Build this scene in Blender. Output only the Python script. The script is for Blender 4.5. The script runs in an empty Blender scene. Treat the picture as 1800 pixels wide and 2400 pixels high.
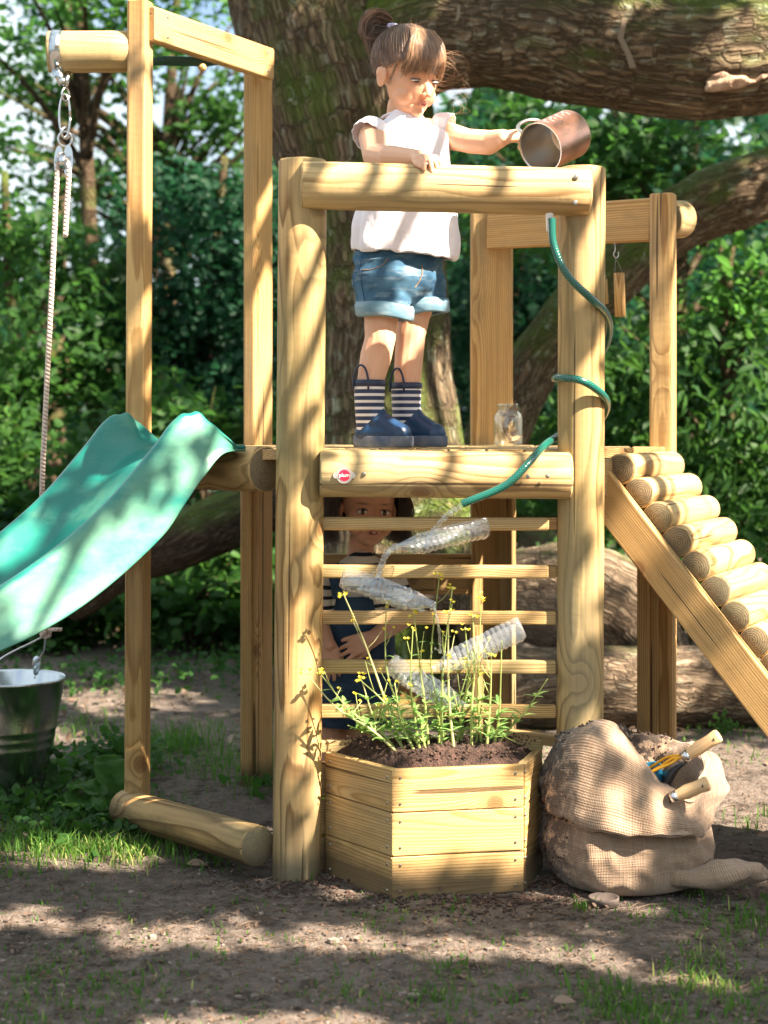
import bpy, math, random
import numpy as np
from mathutils import Vector, Matrix, Quaternion
random.seed(7); rng = np.random.default_rng(7)
S = bpy.context.scene; C = S.collection; PI = math.pi
# ---------------------------------------------------------------- camera, world, sun, exposure
EYE = 1.015; F = 3848.0                     # eye height in metres, focal length in photo pixels
cam = bpy.data.cameras.new('camera'); camo = bpy.data.objects.new('camera', cam); C.objects.link(camo)
camo.location = (0, 0, EYE); camo.rotation_euler = (PI/2, 0, 0)
cam.sensor_fit = 'VERTICAL'; cam.sensor_height = 36; cam.lens = F/2400*36
cam.shift_y = -200/2400; cam.clip_start = .05; cam.clip_end = 600
cam.dof.use_dof = True; cam.dof.focus_distance = 3.8; cam.dof.aperture_fstop = 3.6
S.camera = camo
SUN_AZ = math.radians(56); SUN_EL = math.radians(44)
SUNV = Vector((math.sin(SUN_AZ)*math.cos(SUN_EL), -math.cos(SUN_AZ)*math.cos(SUN_EL), math.sin(SUN_EL)))
w = bpy.data.worlds.new('World'); S.world = w; w.use_nodes = True
nt = w.node_tree; bg = nt.nodes['Background']; sky = nt.nodes.new('ShaderNodeTexSky')
sky.sky_type = 'NISHITA'; sky.sun_disc = False; sky.sun_elevation = SUN_EL; sky.sun_rotation = PI - SUN_AZ
sky.dust_density = 2.5; sky.air_density = 1.0
tcw = nt.nodes.new('ShaderNodeTexCoord'); cn = nt.nodes.new('ShaderNodeTexNoise'); cn.inputs['Scale'].default_value = 3.2; cn.inputs['Detail'].default_value = 5; cr_ = nt.nodes.new('ShaderNodeValToRGB'); cr_.color_ramp.elements[0].position = .36; cr_.color_ramp.elements[1].position = .52
cm = nt.nodes.new('ShaderNodeMix'); cm.data_type = 'RGBA'; nt.links.new(tcw.outputs['Generated'], cn.inputs['Vector']); nt.links.new(cn.outputs[0], cr_.inputs[0]); nt.links.new(cr_.outputs[0], cm.inputs[0]); nt.links.new(sky.outputs[0], cm.inputs[6]); cm.inputs[7].default_value = (4.6, 5.2, 5.5, 1); nt.links.new(cm.outputs[2], bg.inputs[0])
bg.inputs[1].default_value = .05
sl = bpy.data.lights.new('sun', 'SUN'); sl.energy = 5.0; sl.angle = math.radians(.55); sl.color = (1, .845, .68)
so = bpy.data.objects.new('sun', sl); C.objects.link(so); so.rotation_euler = SUNV.to_track_quat('Z', 'Y').to_euler(); so.location = SUNV*20
S.view_settings.view_transform = 'Standard'; S.view_settings.look = 'None'; S.view_settings.gamma = 1
S.view_settings.exposure = 2.45
S.render.resolution_x = 768; S.render.resolution_y = 1024

# ---------------------------------------------------------------- placing
def P(px, py, d): return Vector(((px-900)*d/F, d, EYE-(py-1000)*d/F))
def G(px, py, z=0):
    d = F*(EYE-z)/(py-1000); return Vector(((px-900)*d/F, d, z))

# ---------------------------------------------------------------- numpy noise
_T = rng.random((64, 64, 64))
def vnoise(p):
    p = np.asarray(p, float); i = np.floor(p).astype(int); f = p-i; f = f*f*(3-2*f); r = 0
    for a in (0, 1):
        for b in (0, 1):
            for c in (0, 1):
                wt = (f[:, 0] if a else 1-f[:, 0])*(f[:, 1] if b else 1-f[:, 1])*(f[:, 2] if c else 1-f[:, 2])
                r = r+wt*_T[(i[:, 0]+a) & 63, (i[:, 1]+b) & 63, (i[:, 2]+c) & 63]
    return r*2-1
def fbm(p, o=4):
    p = np.asarray(p, float); r = 0; a = 1; s = 0
    for k in range(o): r = r+a*vnoise(p*(2.03**k)+k*17.3); s += a; a *= .5
    return r/s

# ---------------------------------------------------------------- tags and linking
def tag(o, label, cat, group=None):
    o['label'] = label; o['category'] = cat
    if group: o['group'] = group
    return o
def thing(name, label, cat, loc=(0, 0, 0), group=None):
    o = bpy.data.objects.new(name, None); C.objects.link(o); o.location = loc; o.empty_display_size = .05
    return tag(o, label, cat, group)
def origin_of(p):
    v = Vector((0, 0, 0))
    while p is not None:
        v += p.location; p = p.parent
    return v
def link(name, me, mat, parent=None, smooth=False, label=None):
    o = bpy.data.objects.new(name, me); C.objects.link(o)
    if mat is not None and not me.materials: me.materials.append(mat)
    if parent is not None:
        o.parent = parent; me.transform(Matrix.Translation(-origin_of(parent)))
    if smooth: me.shade_smooth()
    if label: o['label'] = label
    return o
def npmesh(name, V, Fc, attrs=None, mi=None):
    """V (n,3), Fc list of tuples or (m,k) array"""
    me = bpy.data.meshes.new(name)
    if isinstance(Fc, np.ndarray):
        m, k = Fc.shape; V = np.asarray(V, np.float32)
        me.vertices.add(len(V)); me.vertices.foreach_set('co', V.ravel())
        me.loops.add(m*k); me.loops.foreach_set('vertex_index', Fc.astype(np.int32).ravel())
        me.polygons.add(m); me.polygons.foreach_set('loop_start', np.arange(0, m*k, k, dtype=np.int32))
        me.update(calc_edges=True)
    else:
        me.from_pydata([tuple(v) for v in V], [], Fc); me.update()
    for n, (typ, dom, dat) in (attrs or {}).items():
        a = me.attributes.new(n, typ, dom); a.data.foreach_set('vector' if typ == 'FLOAT_VECTOR' else ('color' if typ == 'FLOAT_COLOR' else 'value'), np.asarray(dat, np.float32).ravel())
    if mi is not None: me.polygons.foreach_set('material_index', np.asarray(mi, np.int32))
    me.update(); return me
class MB:
    def __init__(s): s.v = []; s.f = []; s.g = []; s.m = []
    def add(s, V, Fc, g=None, m=0):
        b = len(s.v); s.v += [tuple(x) for x in V]; s.f += [tuple(i+b for i in f) for f in Fc]
        s.g += [tuple(x) for x in (g if g is not None else V)]; s.m += [m]*len(Fc); return s
    def mesh(s, name):
        return npmesh(name, s.v, s.f, {'gco': ('FLOAT_VECTOR', 'POINT', s.g)}, s.m)
    def build(s, name, mat, parent=None, smooth=False, label=None):
        me = s.mesh(name)
        if isinstance(mat, (list, tuple)):
            for q in mat: me.materials.append(q)
            mat = None
        return link(name, me, mat, parent, smooth, label)

def frame(d, up=Vector((0, 0, 1))):
    d = d.normalized(); x = up.cross(d)
    if x.length < 1e-4: x = Vector((1, 0, 0)).cross(d)
    x.normalize(); return x, d.cross(x)           # x side, y 'up'
def circ(r, n=36, a0=0): return [(r*math.cos(a0+2*PI*i/n), r*math.sin(a0+2*PI*i/n)) for i in range(n)]
def rrect(w, h, b=.006, n=3):
    o = []
    for cx, cy, a in ((w/2-b, h/2-b, 0), (-w/2+b, h/2-b, 90), (-w/2+b, -h/2+b, 180), (w/2-b, -h/2+b, 270)):
        for k in range(n+1):
            t = math.radians(a+90*k/n); o.append((cx+b*math.cos(t), cy+b*math.sin(t)))
    return o
_seed = [0]
def prism(mb, p0, p1, sec, up=Vector((0, 0, 1)), nseg=1, ch=.004, irr=0, taper=1, pith=None, m=0, capm=0):
    p0 = Vector(p0); p1 = Vector(p1); L = (p1-p0).length; X, Y = frame(p1-p0, up); D = (p1-p0)/L
    _seed[0] += 1; sd = _seed[0]; pith = pith or (random.uniform(-.008, .008), random.uniform(-.008, .008)); zo = sd*3.17
    ts = [0, ch]+[L*k/nseg for k in range(1, nseg)]+[L-ch, L]; n = len(sec); V = []; Gc = []
    ctr = [(0, p0), (L, p1)]
    for j, t in enumerate(ts):
        s = 1-(ch*.8/max(.01, max(abs(sec[0][0]), abs(sec[0][1])))) if j in (0, len(ts)-1) else 1
        s *= 1+(taper-1)*t/L
        q = fbm(np.array([[t*3+sd*7.7, a*.9+sd, 1.5] for a in range(0, n)])*np.array([1, .35, 1]), 2) if irr else None
        for i, (x, y) in enumerate(sec):
            k = s
            if irr:
                a = math.atan2(y, x); k = s*(1+irr*vnoise(np.array([[t*2.5+sd*5.1, math.cos(a)+sd, math.sin(a)]]))[0])
            V.append(p0+D*t+X*x*k+Y*y*k); Gc.append((x*k-pith[0], y*k-pith[1], t+zo))
    Fc = []
    for j in range(len(ts)-1):
        for i in range(n): Fc.append((j*n+i, j*n+(i+1) % n, (j+1)*n+(i+1) % n, (j+1)*n+i))
    b = len(V); V += [p0, p1]; Gc += [(-pith[0], -pith[1], zo), (-pith[0], -pith[1], L+zo)]
    for i in range(n): Fc.append((b, (i+1) % n, i)); Fc.append((b+1, (len(ts)-1)*n+i, (len(ts)-1)*n+(i+1) % n))
    mb.add(V, Fc, Gc, m)
    if capm: mb.m[-2*n:] = [capm]*(2*n)
    return mb
def log(p0, p1, r, irr=.012, n=40, ch=.004): return prism(MB(), p0, p1, circ(r, n), nseg=max(4, int((Vector(p1)-Vector(p0)).length/.05)), ch=ch, irr=irr, capm=1)
def beam(p0, p1, w_, h_, up=Vector((0, 0, 1)), b=.005, pith=None): return prism(MB(), p0, p1, rrect(w_, h_, b), up, nseg=2, ch=.003, pith=pith or (random.uniform(-.06, .06), random.choice((-1, 1))*random.uniform(.03, .12)))
def cat(P_, n=8):
    """Catmull-Rom through points (tuples of any length)"""
    P_ = [np.array(p, float) for p in P_]; Q = [2*P_[0]-P_[1]]+P_+[2*P_[-1]-P_[-2]]; o = []
    for i in range(1, len(Q)-2):
        a, b, c, d = Q[i-1:i+3]
        for k in range(n):
            t = k/n; o.append(.5*((2*b)+(c-a)*t+(2*a-5*b+4*c-d)*t*t+(-a+3*b-3*c+d)*t**3))
    o.append(P_[-1]); return o
def tube(mb, pts, r, n=10, m=0, cap=True):
    pts = [Vector(p[:3]) for p in pts]; rs = r if hasattr(r, '__len__') else [r]*len(pts); V = []; Gc = []; L = 0
    t0 = (pts[1]-pts[0]).normalized(); X, Y = frame(t0)
    for i, p in enumerate(pts):
        t = ((pts[min(i+1, len(pts)-1)]-pts[max(i-1, 0)])).normalized()
        q = t0.rotation_difference(t); X = q @ X; Y = q @ Y; t0 = t
        if i: L += (p-pts[i-1]).length
        for k in range(n):
            a = 2*PI*k/n; V.append(p+(X*math.cos(a)+Y*math.sin(a))*rs[i]); Gc.append((a/(2*PI)*.06, 0, L))
    Fc = [(j*n+i, j*n+(i+1) % n, (j+1)*n+(i+1) % n, (j+1)*n+i) for j in range(len(pts)-1) for i in range(n)]
    if cap: Fc += [tuple(range(n-1, -1, -1)), tuple(range((len(pts)-1)*n, len(pts)*n))]
    mb.add(V, Fc, Gc, m); return mb
def lathe(mb, prof, M=Matrix(), n=32, a0=0, a1=2*PI, m=0):
    full = abs(a1-a0-2*PI) < 1e-5; k_ = n if full else n+1; V = []
    for r, z in prof:
        for i in range(k_): a = a0+(a1-a0)*i/n; V.append(M @ Vector((r*math.cos(a), r*math.sin(a), z)))
    Fc = []
    for j in range(len(prof)-1):
        for i in range(n): Fc.append((j*k_+i, j*k_+(i+1) % k_, (j+1)*k_+(i+1) % k_, (j+1)*k_+i))
    mb.add(V, Fc, None, m); return mb
def axisM(p, d, up=Vector((0, 0, 1))):
    X, Y = frame(Vector(d), up); Z = Vector(d).normalized()
    return Matrix.Translation(p) @ Matrix((X, Y, Z)).transposed().to_4x4()
def grid(mb, rows, m=0, closed=False):
    """rows of equal-length point lists"""
    n = len(rows[0]); V = [p for r in rows for p in r]; Fc = []
    for j in range(len(rows)-1):
        for i in range(n if closed else n-1): Fc.append((j*n+i, j*n+(i+1) % n, (j+1)*n+(i+1) % n, (j+1)*n+i))
    mb.add(V, Fc, None, m); return mb
def ball(mb, c, r, seg=16, M=None, m=0):
    """ellipsoid, r = number or 3 radii, M = 3x3 rotation"""
    r = Vector((r, r, r)) if not hasattr(r, '__len__') else Vector(r); c = Vector(c); V = []; h = seg//2
    for j in range(1, h):
        for i in range(seg):
            v = Vector((r.x*math.sin(PI*j/h)*math.cos(2*PI*i/seg), r.y*math.sin(PI*j/h)*math.sin(2*PI*i/seg), r.z*math.cos(PI*j/h)))
            V.append(c+(M @ v if M else v))
    t = Vector((0, 0, r.z)); V += [c+(M @ t if M else t), c-(M @ t if M else t)]; b = (h-1)*seg; Fc = []
    for j in range(h-2):
        for i in range(seg): Fc.append((j*seg+i, (j+1)*seg+i, (j+1)*seg+(i+1) % seg, j*seg+(i+1) % seg))
    for i in range(seg): Fc.append((b, i, (i+1) % seg)); Fc.append((b+1, (h-2)*seg+(i+1) % seg, (h-2)*seg+i))
    mb.add(V, Fc, None, m); return mb
def capsule(mb, a, ra, b, rb, n=14):
    a = Vector(a); b = Vector(b); d = (b-a); L = max(d.length, 1e-5); M = axisM(a, d); pr = []
    for k in range(0, 7): t = PI/2*k/6; pr.append((max(ra*math.sin(t), 1e-5), -ra*math.cos(t)))
    for k in range(0, 7): t = PI/2*k/6; pr.append((max(rb*math.cos(t), 1e-5), L+rb*math.sin(t)))
    return lathe(mb, pr, M, n)
def remesh(mb, vox, smooth=2, name='body'):
    me = mb.mesh('tmp'); o = bpy.data.objects.new('tmp', me); C.objects.link(o)
    r = o.modifiers.new('r', 'REMESH'); r.mode = 'VOXEL'; r.voxel_size = vox; r.use_smooth_shade = True
    if smooth: s = o.modifiers.new('s', 'SMOOTH'); s.factor = .5; s.iterations = smooth
    dg = bpy.context.evaluated_depsgraph_get(); out = bpy.data.meshes.new_from_object(o.evaluated_get(dg))
    bpy.data.objects.remove(o); bpy.data.meshes.remove(me); out.name = name; out.materials.clear(); return out
def getco(me):
    a = np.empty(len(me.vertices)*3, np.float32); me.vertices.foreach_get('co', a); return a.reshape(-1, 3).astype(float)
def getno(me):
    a = np.empty(len(me.vertices)*3, np.float32); me.vertices.foreach_get('normal', a); return a.reshape(-1, 3).astype(float)
def setco(me, V): me.vertices.foreach_set('co', V.astype(np.float32).ravel()); me.update()
def setattr_(me, n, typ, dat):
    a = me.attributes.new(n, typ, 'POINT'); a.data.foreach_set({'FLOAT': 'value', 'FLOAT_VECTOR': 'vector', 'FLOAT_COLOR': 'color'}[typ], np.asarray(dat, np.float32).ravel())

# ---------------------------------------------------------------- materials
class N:
    def __init__(s, name):
        s.mat = bpy.data.materials.new(name); s.mat.use_nodes = True; s.t = s.mat.node_tree; s.b = s.t.nodes['Principled BSDF']; s.out = s.t.nodes['Material Output']
    def n(s, typ, ins=None, **kw):
        x = s.t.nodes.new('ShaderNode'+typ)
        for k, v in kw.items(): setattr(x, k, v)
        for k, v in (ins or {}).items(): s.set(x.inputs[k], v)
        return x
    def set(s, sock, v):
        if isinstance(v, bpy.types.NodeSocket): s.t.links.new(v, sock)
        elif isinstance(v, bpy.types.Node): s.t.links.new(v.outputs[0], sock)
        else:
            if hasattr(v, '__len__') and len(v) == 3 and sock.type == 'RGBA': v = (*v, 1)
            sock.default_value = v
    def attr(s, name, out='Vector'): return s.n('Attribute', attribute_name=name).outputs[out]
    def map(s, v, sc=(1, 1, 1), lo=(0, 0, 0)): return s.n('Mapping', {'Vector': v, 'Scale': sc, 'Location': lo}).outputs[0]
    def noise(s, v, sc, det=3, ro=.5, dist=0): return s.n('TexNoise', {'Vector': v, 'Scale': sc, 'Detail': det, 'Roughness': ro, 'Distortion': dist}).outputs[0]
    def ramp(s, f, stops, interp='LINEAR'):
        r = s.n('ValToRGB', {'Fac': f}); e = r.color_ramp.elements; r.color_ramp.interpolation = interp
        while len(e) > 1: e.remove(e[-1])
        e[0].position = stops[0][0]; e[0].color = (*stops[0][1], 1) if hasattr(stops[0][1], '__len__') else (stops[0][1],)*3+(1,)
        for p, c in stops[1:]:
            q = e.new(p); q.color = (*c, 1) if hasattr(c, '__len__') else (c, c, c, 1)
        return r.outputs[0]
    def math(s, op, a, b=0., c=0.):
        x = s.n('Math', operation=op); s.set(x.inputs[0], a); s.set(x.inputs[1], b); s.set(x.inputs[2], c); return x.outputs[0]
    def mix(s, f, a, b, mode='MIX'):
        x = s.n('Mix', data_type='RGBA', blend_type=mode); s.set(x.inputs[0], f); s.set(x.inputs[6], a); s.set(x.inputs[7], b); return x.outputs[2]
    def bump(s, h, st=.5, d=.01, nrm=None):
        x = s.n('Bump', {'Height': h, 'Strength': st, 'Distance': d})
        if nrm is not None: s.set(x.inputs['Normal'], nrm)
        s.set(s.b.inputs['Normal'], x); return x.outputs[0]
    def p(s, **kw):
        for k, v in kw.items(): s.set(s.b.inputs[{'col': 'Base Color', 'rough': 'Roughness', 'metal': 'Metallic', 'spec': 'Specular IOR Level', 'trans': 'Transmission Weight', 'ior': 'IOR', 'sss': 'Subsurface Weight', 'sssc': 'Subsurface Radius', 'ssss': 'Subsurface Scale', 'coat': 'Coat Weight', 'alpha': 'Alpha', 'sheen': 'Sheen Weight', 'coatr': 'Coat Roughness'}[k]], v)
        return s
def wood(name, c0, c1, c2, green=.5, ringf=260, warp=.03, rough=.6, chk=.8):
    m = N(name); g = m.attr('gco')
    vor = m.n('TexVoronoi', {'Vector': m.map(g, (5, 5, 4.2)), 'Scale': 1.0, 'Randomness': 1}, voronoi_dimensions='3D').outputs['Distance']
    kn = m.ramp(vor, [(0, 1), (.085, .75), (.11, .22), (.2, .0)])
    kw = m.math('POWER', 2.7, m.math('MULTIPLY', vor, -7.))
    n1 = m.noise(m.map(g, (9, 9, 1.3)), 1, 2, .45)
    n2 = m.noise(m.map(g, (40, 40, 3)), 1, 2, .5)
    sp = m.n('SeparateXYZ', {0: g}); r = m.math('SQRT', m.math('ADD', m.math('POWER', sp.outputs[0], 2.), m.math('POWER', sp.outputs[1], 2.)))
    ph = m.math('ADD', r, m.math('MULTIPLY', n1, warp)); ph = m.math('ADD', ph, m.math('MULTIPLY', n2, .0022)); ph = m.math('ADD', ph, m.math('MULTIPLY', kw, .03))
    ring = m.math('FRACT', m.math('MULTIPLY', ph, ringf)); rg = m.ramp(ring, [(0, .05), (.5, .2), (.84, 1), (.92, .9), (1, .05)])
    big = m.noise(m.map(g, (5, 5, 1.5), (3, 1, 2)), 1, 3)
    col = m.mix(rg, c0, c1)
    col = m.mix(m.math('MULTIPLY', m.ramp(big, [(.42, 0), (.62, 1)]), green), col, c2)
    fine = m.noise(m.map(g, (130, 130, 4)), 1, 3); col = m.mix(m.math('MULTIPLY', m.ramp(fine, [(.35, 1), (.55, 0)]), .28), col, tuple(x*.55 for x in c1))
    col = m.mix(kn, col, (.19, .085, .03))
    dirt = m.noise(m.map(g, (14, 14, 6), (7, 7, 7)), 1, 5, .65); col = m.mix(m.math('MULTIPLY', m.ramp(dirt, [(.56, 0), (.72, 1)]), .35), col, (.17, .14, .08))
    pz = m.n('SeparateXYZ', {0: m.n('NewGeometry').outputs['Position']}).outputs[2]; dz = m.ramp(m.math('SUBTRACT', pz, m.math('MULTIPLY', dirt, .08)), [(0, 1), (.04, 0)]); col = m.mix(m.math('MULTIPLY', dz, .75), col, (.07, .05, .032))
    gs = m.noise(m.map(g, (3, 3, 1.1), (2, 5, 1)), 1, 4, .6); col = m.mix(m.math('MULTIPLY', m.ramp(gs, [(.5, 0), (.66, 1)]), .38), col, (.25, .24, .17))
    ck = m.noise(m.map(g, (55, 55, .9), (1, 9, 4)), 1, 2, .3); ckm = m.ramp(ck, [(.292, 1), (.302, 0)]); col = m.mix(m.math('MULTIPLY', ckm, chk), col, (.05, .03, .015))
    m.p(col=col, rough=rough, spec=.3)
    wv = m.n('TexWave', {'Vector': g, 'Scale': 14., 'Distortion': 6., 'Detail': 1, 'Detail Scale': 2.}, bands_direction='Z').outputs['Fac']
    h = m.math('ADD', m.math('MULTIPLY', fine, .5), m.math('ADD', m.math('MULTIPLY', rg, .25), m.math('MULTIPLY', wv, .10))); h = m.math('SUBTRACT', h, m.math('MULTIPLY', ckm, 1.5*chk))
    m.bump(h, .45, .0025); return m.mat
W_LOG = wood('turned_pine', (.58, .375, .155), (.22, .115, .035), (.26, .225, .10), .6, 200, .040)
W_PAL = wood('pale_pine', (.63, .43, .195), (.29, .16, .055), (.33, .28, .13), .5, 200, .036)
W_SAWN = wood('sawn_pine', (.60, .385, .155), (.34, .18, .055), (.32, .25, .11), .3, 190, .015)
W_PLANT = wood('planter_pine', (.64, .425, .185), (.37, .205, .065), (.37, .29, .12), .3, 190, .05)
W_END = wood('end_grain', (.27, .20, .11), (.08, .055, .028), (.17, .16, .09), .6, 190, .006, .8, 0)
W_HAND = wood('beech', (.74, .50, .27), (.62, .38, .18), (.7, .46, .24), .1, 300, .004, .4, 0)

def simple(name, col, rough=.5, metal=0, **kw):
    m = N(name); m.p(col=col, rough=rough, metal=metal, **kw); return m.mat
def varied(name, ca, cb, sc=20, rough=.6, bump=.3, bd=.003, coord='Object', metal=0, det=4, **kw):
    m = N(name); c = m.n('TexCoord').outputs[coord]; n = m.noise(c, sc, det, .6)
    m.p(col=m.mix(m.ramp(n, [(.35, 0), (.65, 1)]), ca, cb), rough=rough, metal=metal, **kw); m.bump(m.noise(c, sc*4, 3), bump, bd); return m.mat
M_ZINC = N('galvanised'); _c = M_ZINC.n('TexCoord').outputs['Object']; _n = M_ZINC.noise(_c, 18, 4, .6)
M_ZINC.p(col=M_ZINC.mix(_n, (.42, .46, .48), (.62, .66, .68)), metal=1, rough=M_ZINC.ramp(_n, [(.3, .16), (.7, .32)])); M_ZINC.bump(M_ZINC.noise(_c, 9, 2), .12, .01); M_ZINC = M_ZINC.mat
M_STEEL = simple('steel', (.6, .6, .6), .22, 1); M_SCREW = simple('screw_steel', (.35, .33, .3), .4, 1)
M_ROPE = N('rope'); _g = M_ROPE.attr('gco'); _w = M_ROPE.n('TexWave', {'Vector': M_ROPE.map(_g, (16, 0, 60)), 'Scale': 1.0, 'Distortion': .5}, bands_direction='DIAGONAL').outputs['Fac']
M_ROPE.p(col=M_ROPE.mix(_w, (.56, .43, .35), (.68, .55, .47)), rough=.9, sheen=.3); M_ROPE.bump(_w, .8, .003); M_ROPE = M_ROPE.mat
M_HOSE = N('hose'); _g = M_HOSE.attr('gco'); _a = M_HOSE.n('TexWave', {'Vector': M_HOSE.map(_g, (50, 0, 60)), 'Scale': 1.5}, bands_direction='DIAGONAL').outputs['Fac']; _b = M_HOSE.n('TexWave', {'Vector': M_HOSE.map(_g, (-50, 0, 60)), 'Scale': 1.5}, bands_direction='DIAGONAL').outputs['Fac']
_m = M_HOSE.math('MAXIMUM', _a, _b); M_HOSE.p(col=M_HOSE.mix(M_HOSE.ramp(_m, [(.7, 0), (.95, 1)]), (.002, .05, .038), (.010, .15, .11)), rough=.18, coat=.5); M_HOSE.bump(_m, .3, .001); M_HOSE = M_HOSE.mat
def clear(name, tint, ior=1.45, gl=1., bumpsc=60, bs=.5, haze=0):
    m = N(name); c = m.n('TexCoord').outputs['Object']; b = m.n('Bump', {'Height': m.noise(c, bumpsc, 2), 'Strength': bs, 'Distance': .004})
    fc = m.n('LayerWeight', {'Blend': .5, 'Normal': b}).outputs['Facing']; fr = m.math('MULTIPLY_ADD', m.math('POWER', fc, 3.5), .38, (ior-1)**2/(ior+1)**2); g = m.n('BsdfGlossy', {'Color': (1, 1, 1, 1), 'Roughness': .06, 'Normal': b}); t = m.n('BsdfTransparent', {'Color': (*tint, 1)})
    d0 = m.n('BsdfDiffuse', {'Color': (.9, .93, .95, 1)}); t1 = m.n('MixShader', {0: haze, 1: t.outputs[0], 2: d0.outputs[0]}); x = m.n('MixShader', {0: m.math('MINIMUM', m.math('MULTIPLY_ADD', fr, gl, .01), 1.), 1: t1.outputs[0], 2: g}); m.t.links.new(x.outputs[0], m.out.inputs[0]); return m.mat
M_PET = clear('clear_plastic', (.92, .96, .98), 1.5, 2.6, 60, .5, .085); M_GLASS = clear('jar_glass', (.95, .98, .96), 1.45, 1.4, 12, .15, .04); M_PANE = clear('acrylic', (.95, .97, .97), 1.3, .5, 3, .1)
M_WATER = clear('water', (.93, .97, 1.), 1.45, 3.5, 90, 1., .05)
M_BLACK = simple('black_paint', (.02, .022, .025), .35); M_WHITE = simple('white_plastic', (.8, .78, .76), .4); M_YEL = simple('yellow_paint', (.85, .42, .02), .35); M_BLUE = simple('blue_tin', (.03, .22, .38), .2, .3)
M_RED = simple('red_enamel', (.75, .02, .06), .3); M_LET = simple('lettering', (.9, .88, .85), .5); M_DARKGREEN = simple('dark_green', (.006, .05, .035), .5)
# slide plastic
m = N('slide_plastic'); c = m.n('TexCoord').outputs['Object']; n = m.noise(m.map(c, (4, 4, 6)), 1, 5, .7); n2 = m.noise(m.map(c, (90, 90, 90)), 1, 2)
st_ = m.noise(m.map(c, (5, 5, 14)), 1, 5, .65); cc = m.mix(m.ramp(m.math('ADD', m.math('ADD', m.math('MULTIPLY', n, .5), m.math('MULTIPLY', st_, .5)), m.math('MULTIPLY', m.attr('wear', 'Fac'), .13)), [(.50, 0), (.68, 1)]), (.005, .17, .135), (.09, .27, .18)); m.p(col=cc, rough=m.ramp(n, [(.3, .28), (.7, .5)]), spec=.55); m.bump(n2, .12, .001)
M_SLIDE = m.mat
# bark
def bark(name, ca, cb, moss, ms=.55, lichen=.3, sc=1.):
    m = N(name); g = m.attr('gco'); pos = m.n('NewGeometry')
    wp = m.n('TexNoise', {'Vector': m.map(g, (5*sc, 5*sc, 3*sc)), 'Scale': 1., 'Detail': 3}).outputs['Color']
    gg = m.n('VectorMath', {0: m.map(g, (30*sc, 30*sc, 6*sc)), 1: m.n('VectorMath', {0: wp, 1: (3.5, 3.5, 3.5)}, operation='MULTIPLY').outputs[0]}, operation='ADD').outputs[0]
    rn = m.noise(gg, 1, 4, .6); rdg = m.math('ABSOLUTE', m.math('SUBTRACT', rn, .5)); v2 = m.n('TexVoronoi', {'Vector': m.map(gg, (.9, .9, 1.6)), 'Scale': 1.}, feature='DISTANCE_TO_EDGE').outputs['Distance']
    cr = m.math('MULTIPLY', m.ramp(rdg, [(0, .12), (.05, .55), (.14, 1)]), m.ramp(v2, [(0, .45), (.12, 1)])); n = m.noise(m.map(g, (60, 60, 25)), 1, 5, .7); n3 = m.noise(m.map(g, (3, 3, 2)), 1, 4, .6); n4 = m.noise(m.map(g, (22, 22, 16)), 1, 4, .65)
    col = m.mix(cr, tuple(x*.28 for x in ca), m.mix(n, ca, cb))
    up = m.n('SeparateXYZ', {0: pos.outputs['Normal']}).outputs[2]
    mk = m.ramp(m.math('ADD', m.math('MULTIPLY', up, .16), n3), [(ms-.06, 0), (ms+.1, 1)]); mk = m.math('MULTIPLY', mk, m.ramp(n4, [(.3, .45), (.5, 1)]))
    col = m.mix(mk, col, m.mix(n, moss, tuple(x*1.9 for x in moss)))
    lm = m.math('MULTIPLY', m.ramp(n4, [(.57, 0), (.63, 1)]), lichen); col = m.mix(m.math('MULTIPLY', lm, cr), col, (.36, .40, .30))
    m.p(col=col, rough=.9, spec=.15); m.bump(m.math('ADD', cr, m.math('MULTIPLY', n, .45)), 1., .022/sc); return m.mat
M_BARK = bark('oak_bark', (.16, .115, .07), (.31, .24, .155), (.06, .09, .016), .51, .7)
M_BARK2 = bark('log_bark', (.22, .155, .105), (.36, .28, .19), (.08, .10, .025), .72, .4, 1.3)
M_BARK3 = bark('branch_bark', (.09, .06, .035), (.16, .12, .08), (.05, .07, .012), .56, .2, 1.6)
def leafmat(name, dk, lt, yl, tr=.45):
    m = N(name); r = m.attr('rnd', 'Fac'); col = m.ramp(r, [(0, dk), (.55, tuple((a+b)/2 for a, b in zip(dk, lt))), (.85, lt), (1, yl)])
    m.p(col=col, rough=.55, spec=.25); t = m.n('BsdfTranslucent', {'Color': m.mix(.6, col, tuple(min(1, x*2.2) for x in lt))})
    x = m.n('MixShader', {0: tr, 1: m.b.outputs[0], 2: t.outputs[0]}); m.t.links.new(x.outputs[0], m.out.inputs[0]); return m.mat
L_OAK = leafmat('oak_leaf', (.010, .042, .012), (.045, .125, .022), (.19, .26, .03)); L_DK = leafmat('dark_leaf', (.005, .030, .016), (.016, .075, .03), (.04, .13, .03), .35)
L_LT = leafmat('lit_leaf', (.02, .08, .018), (.07, .18, .03), (.25, .33, .05), .5); L_IVY = leafmat('ivy_leaf', (.012, .05, .012), (.055, .14, .022), (.22, .27, .04), .35); L_DRY = leafmat('dry_leaf', (.12, .065, .03), (.30, .17, .08), (.48, .32, .16), .2)
L_GRASS = leafmat('grass_blade', (.035, .10, .012), (.10, .22, .03), (.36, .36, .13), .4); L_DOCK = leafmat('dock_leaf', (.05, .14, .03), (.09, .20, .04), (.14, .26, .05), .4); L_GREY = leafmat('grey_leaf', (.14, .24, .17), (.22, .33, .24), (.3, .4, .3), .3)
L_STALK = leafmat('stalk', (.30, .36, .12), (.44, .50, .20), (.62, .56, .32), .35); L_SPROUT = leafmat('sprout_leaf', (.14, .27, .08), (.26, .42, .14), (.5, .55, .2), .45)
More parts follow.
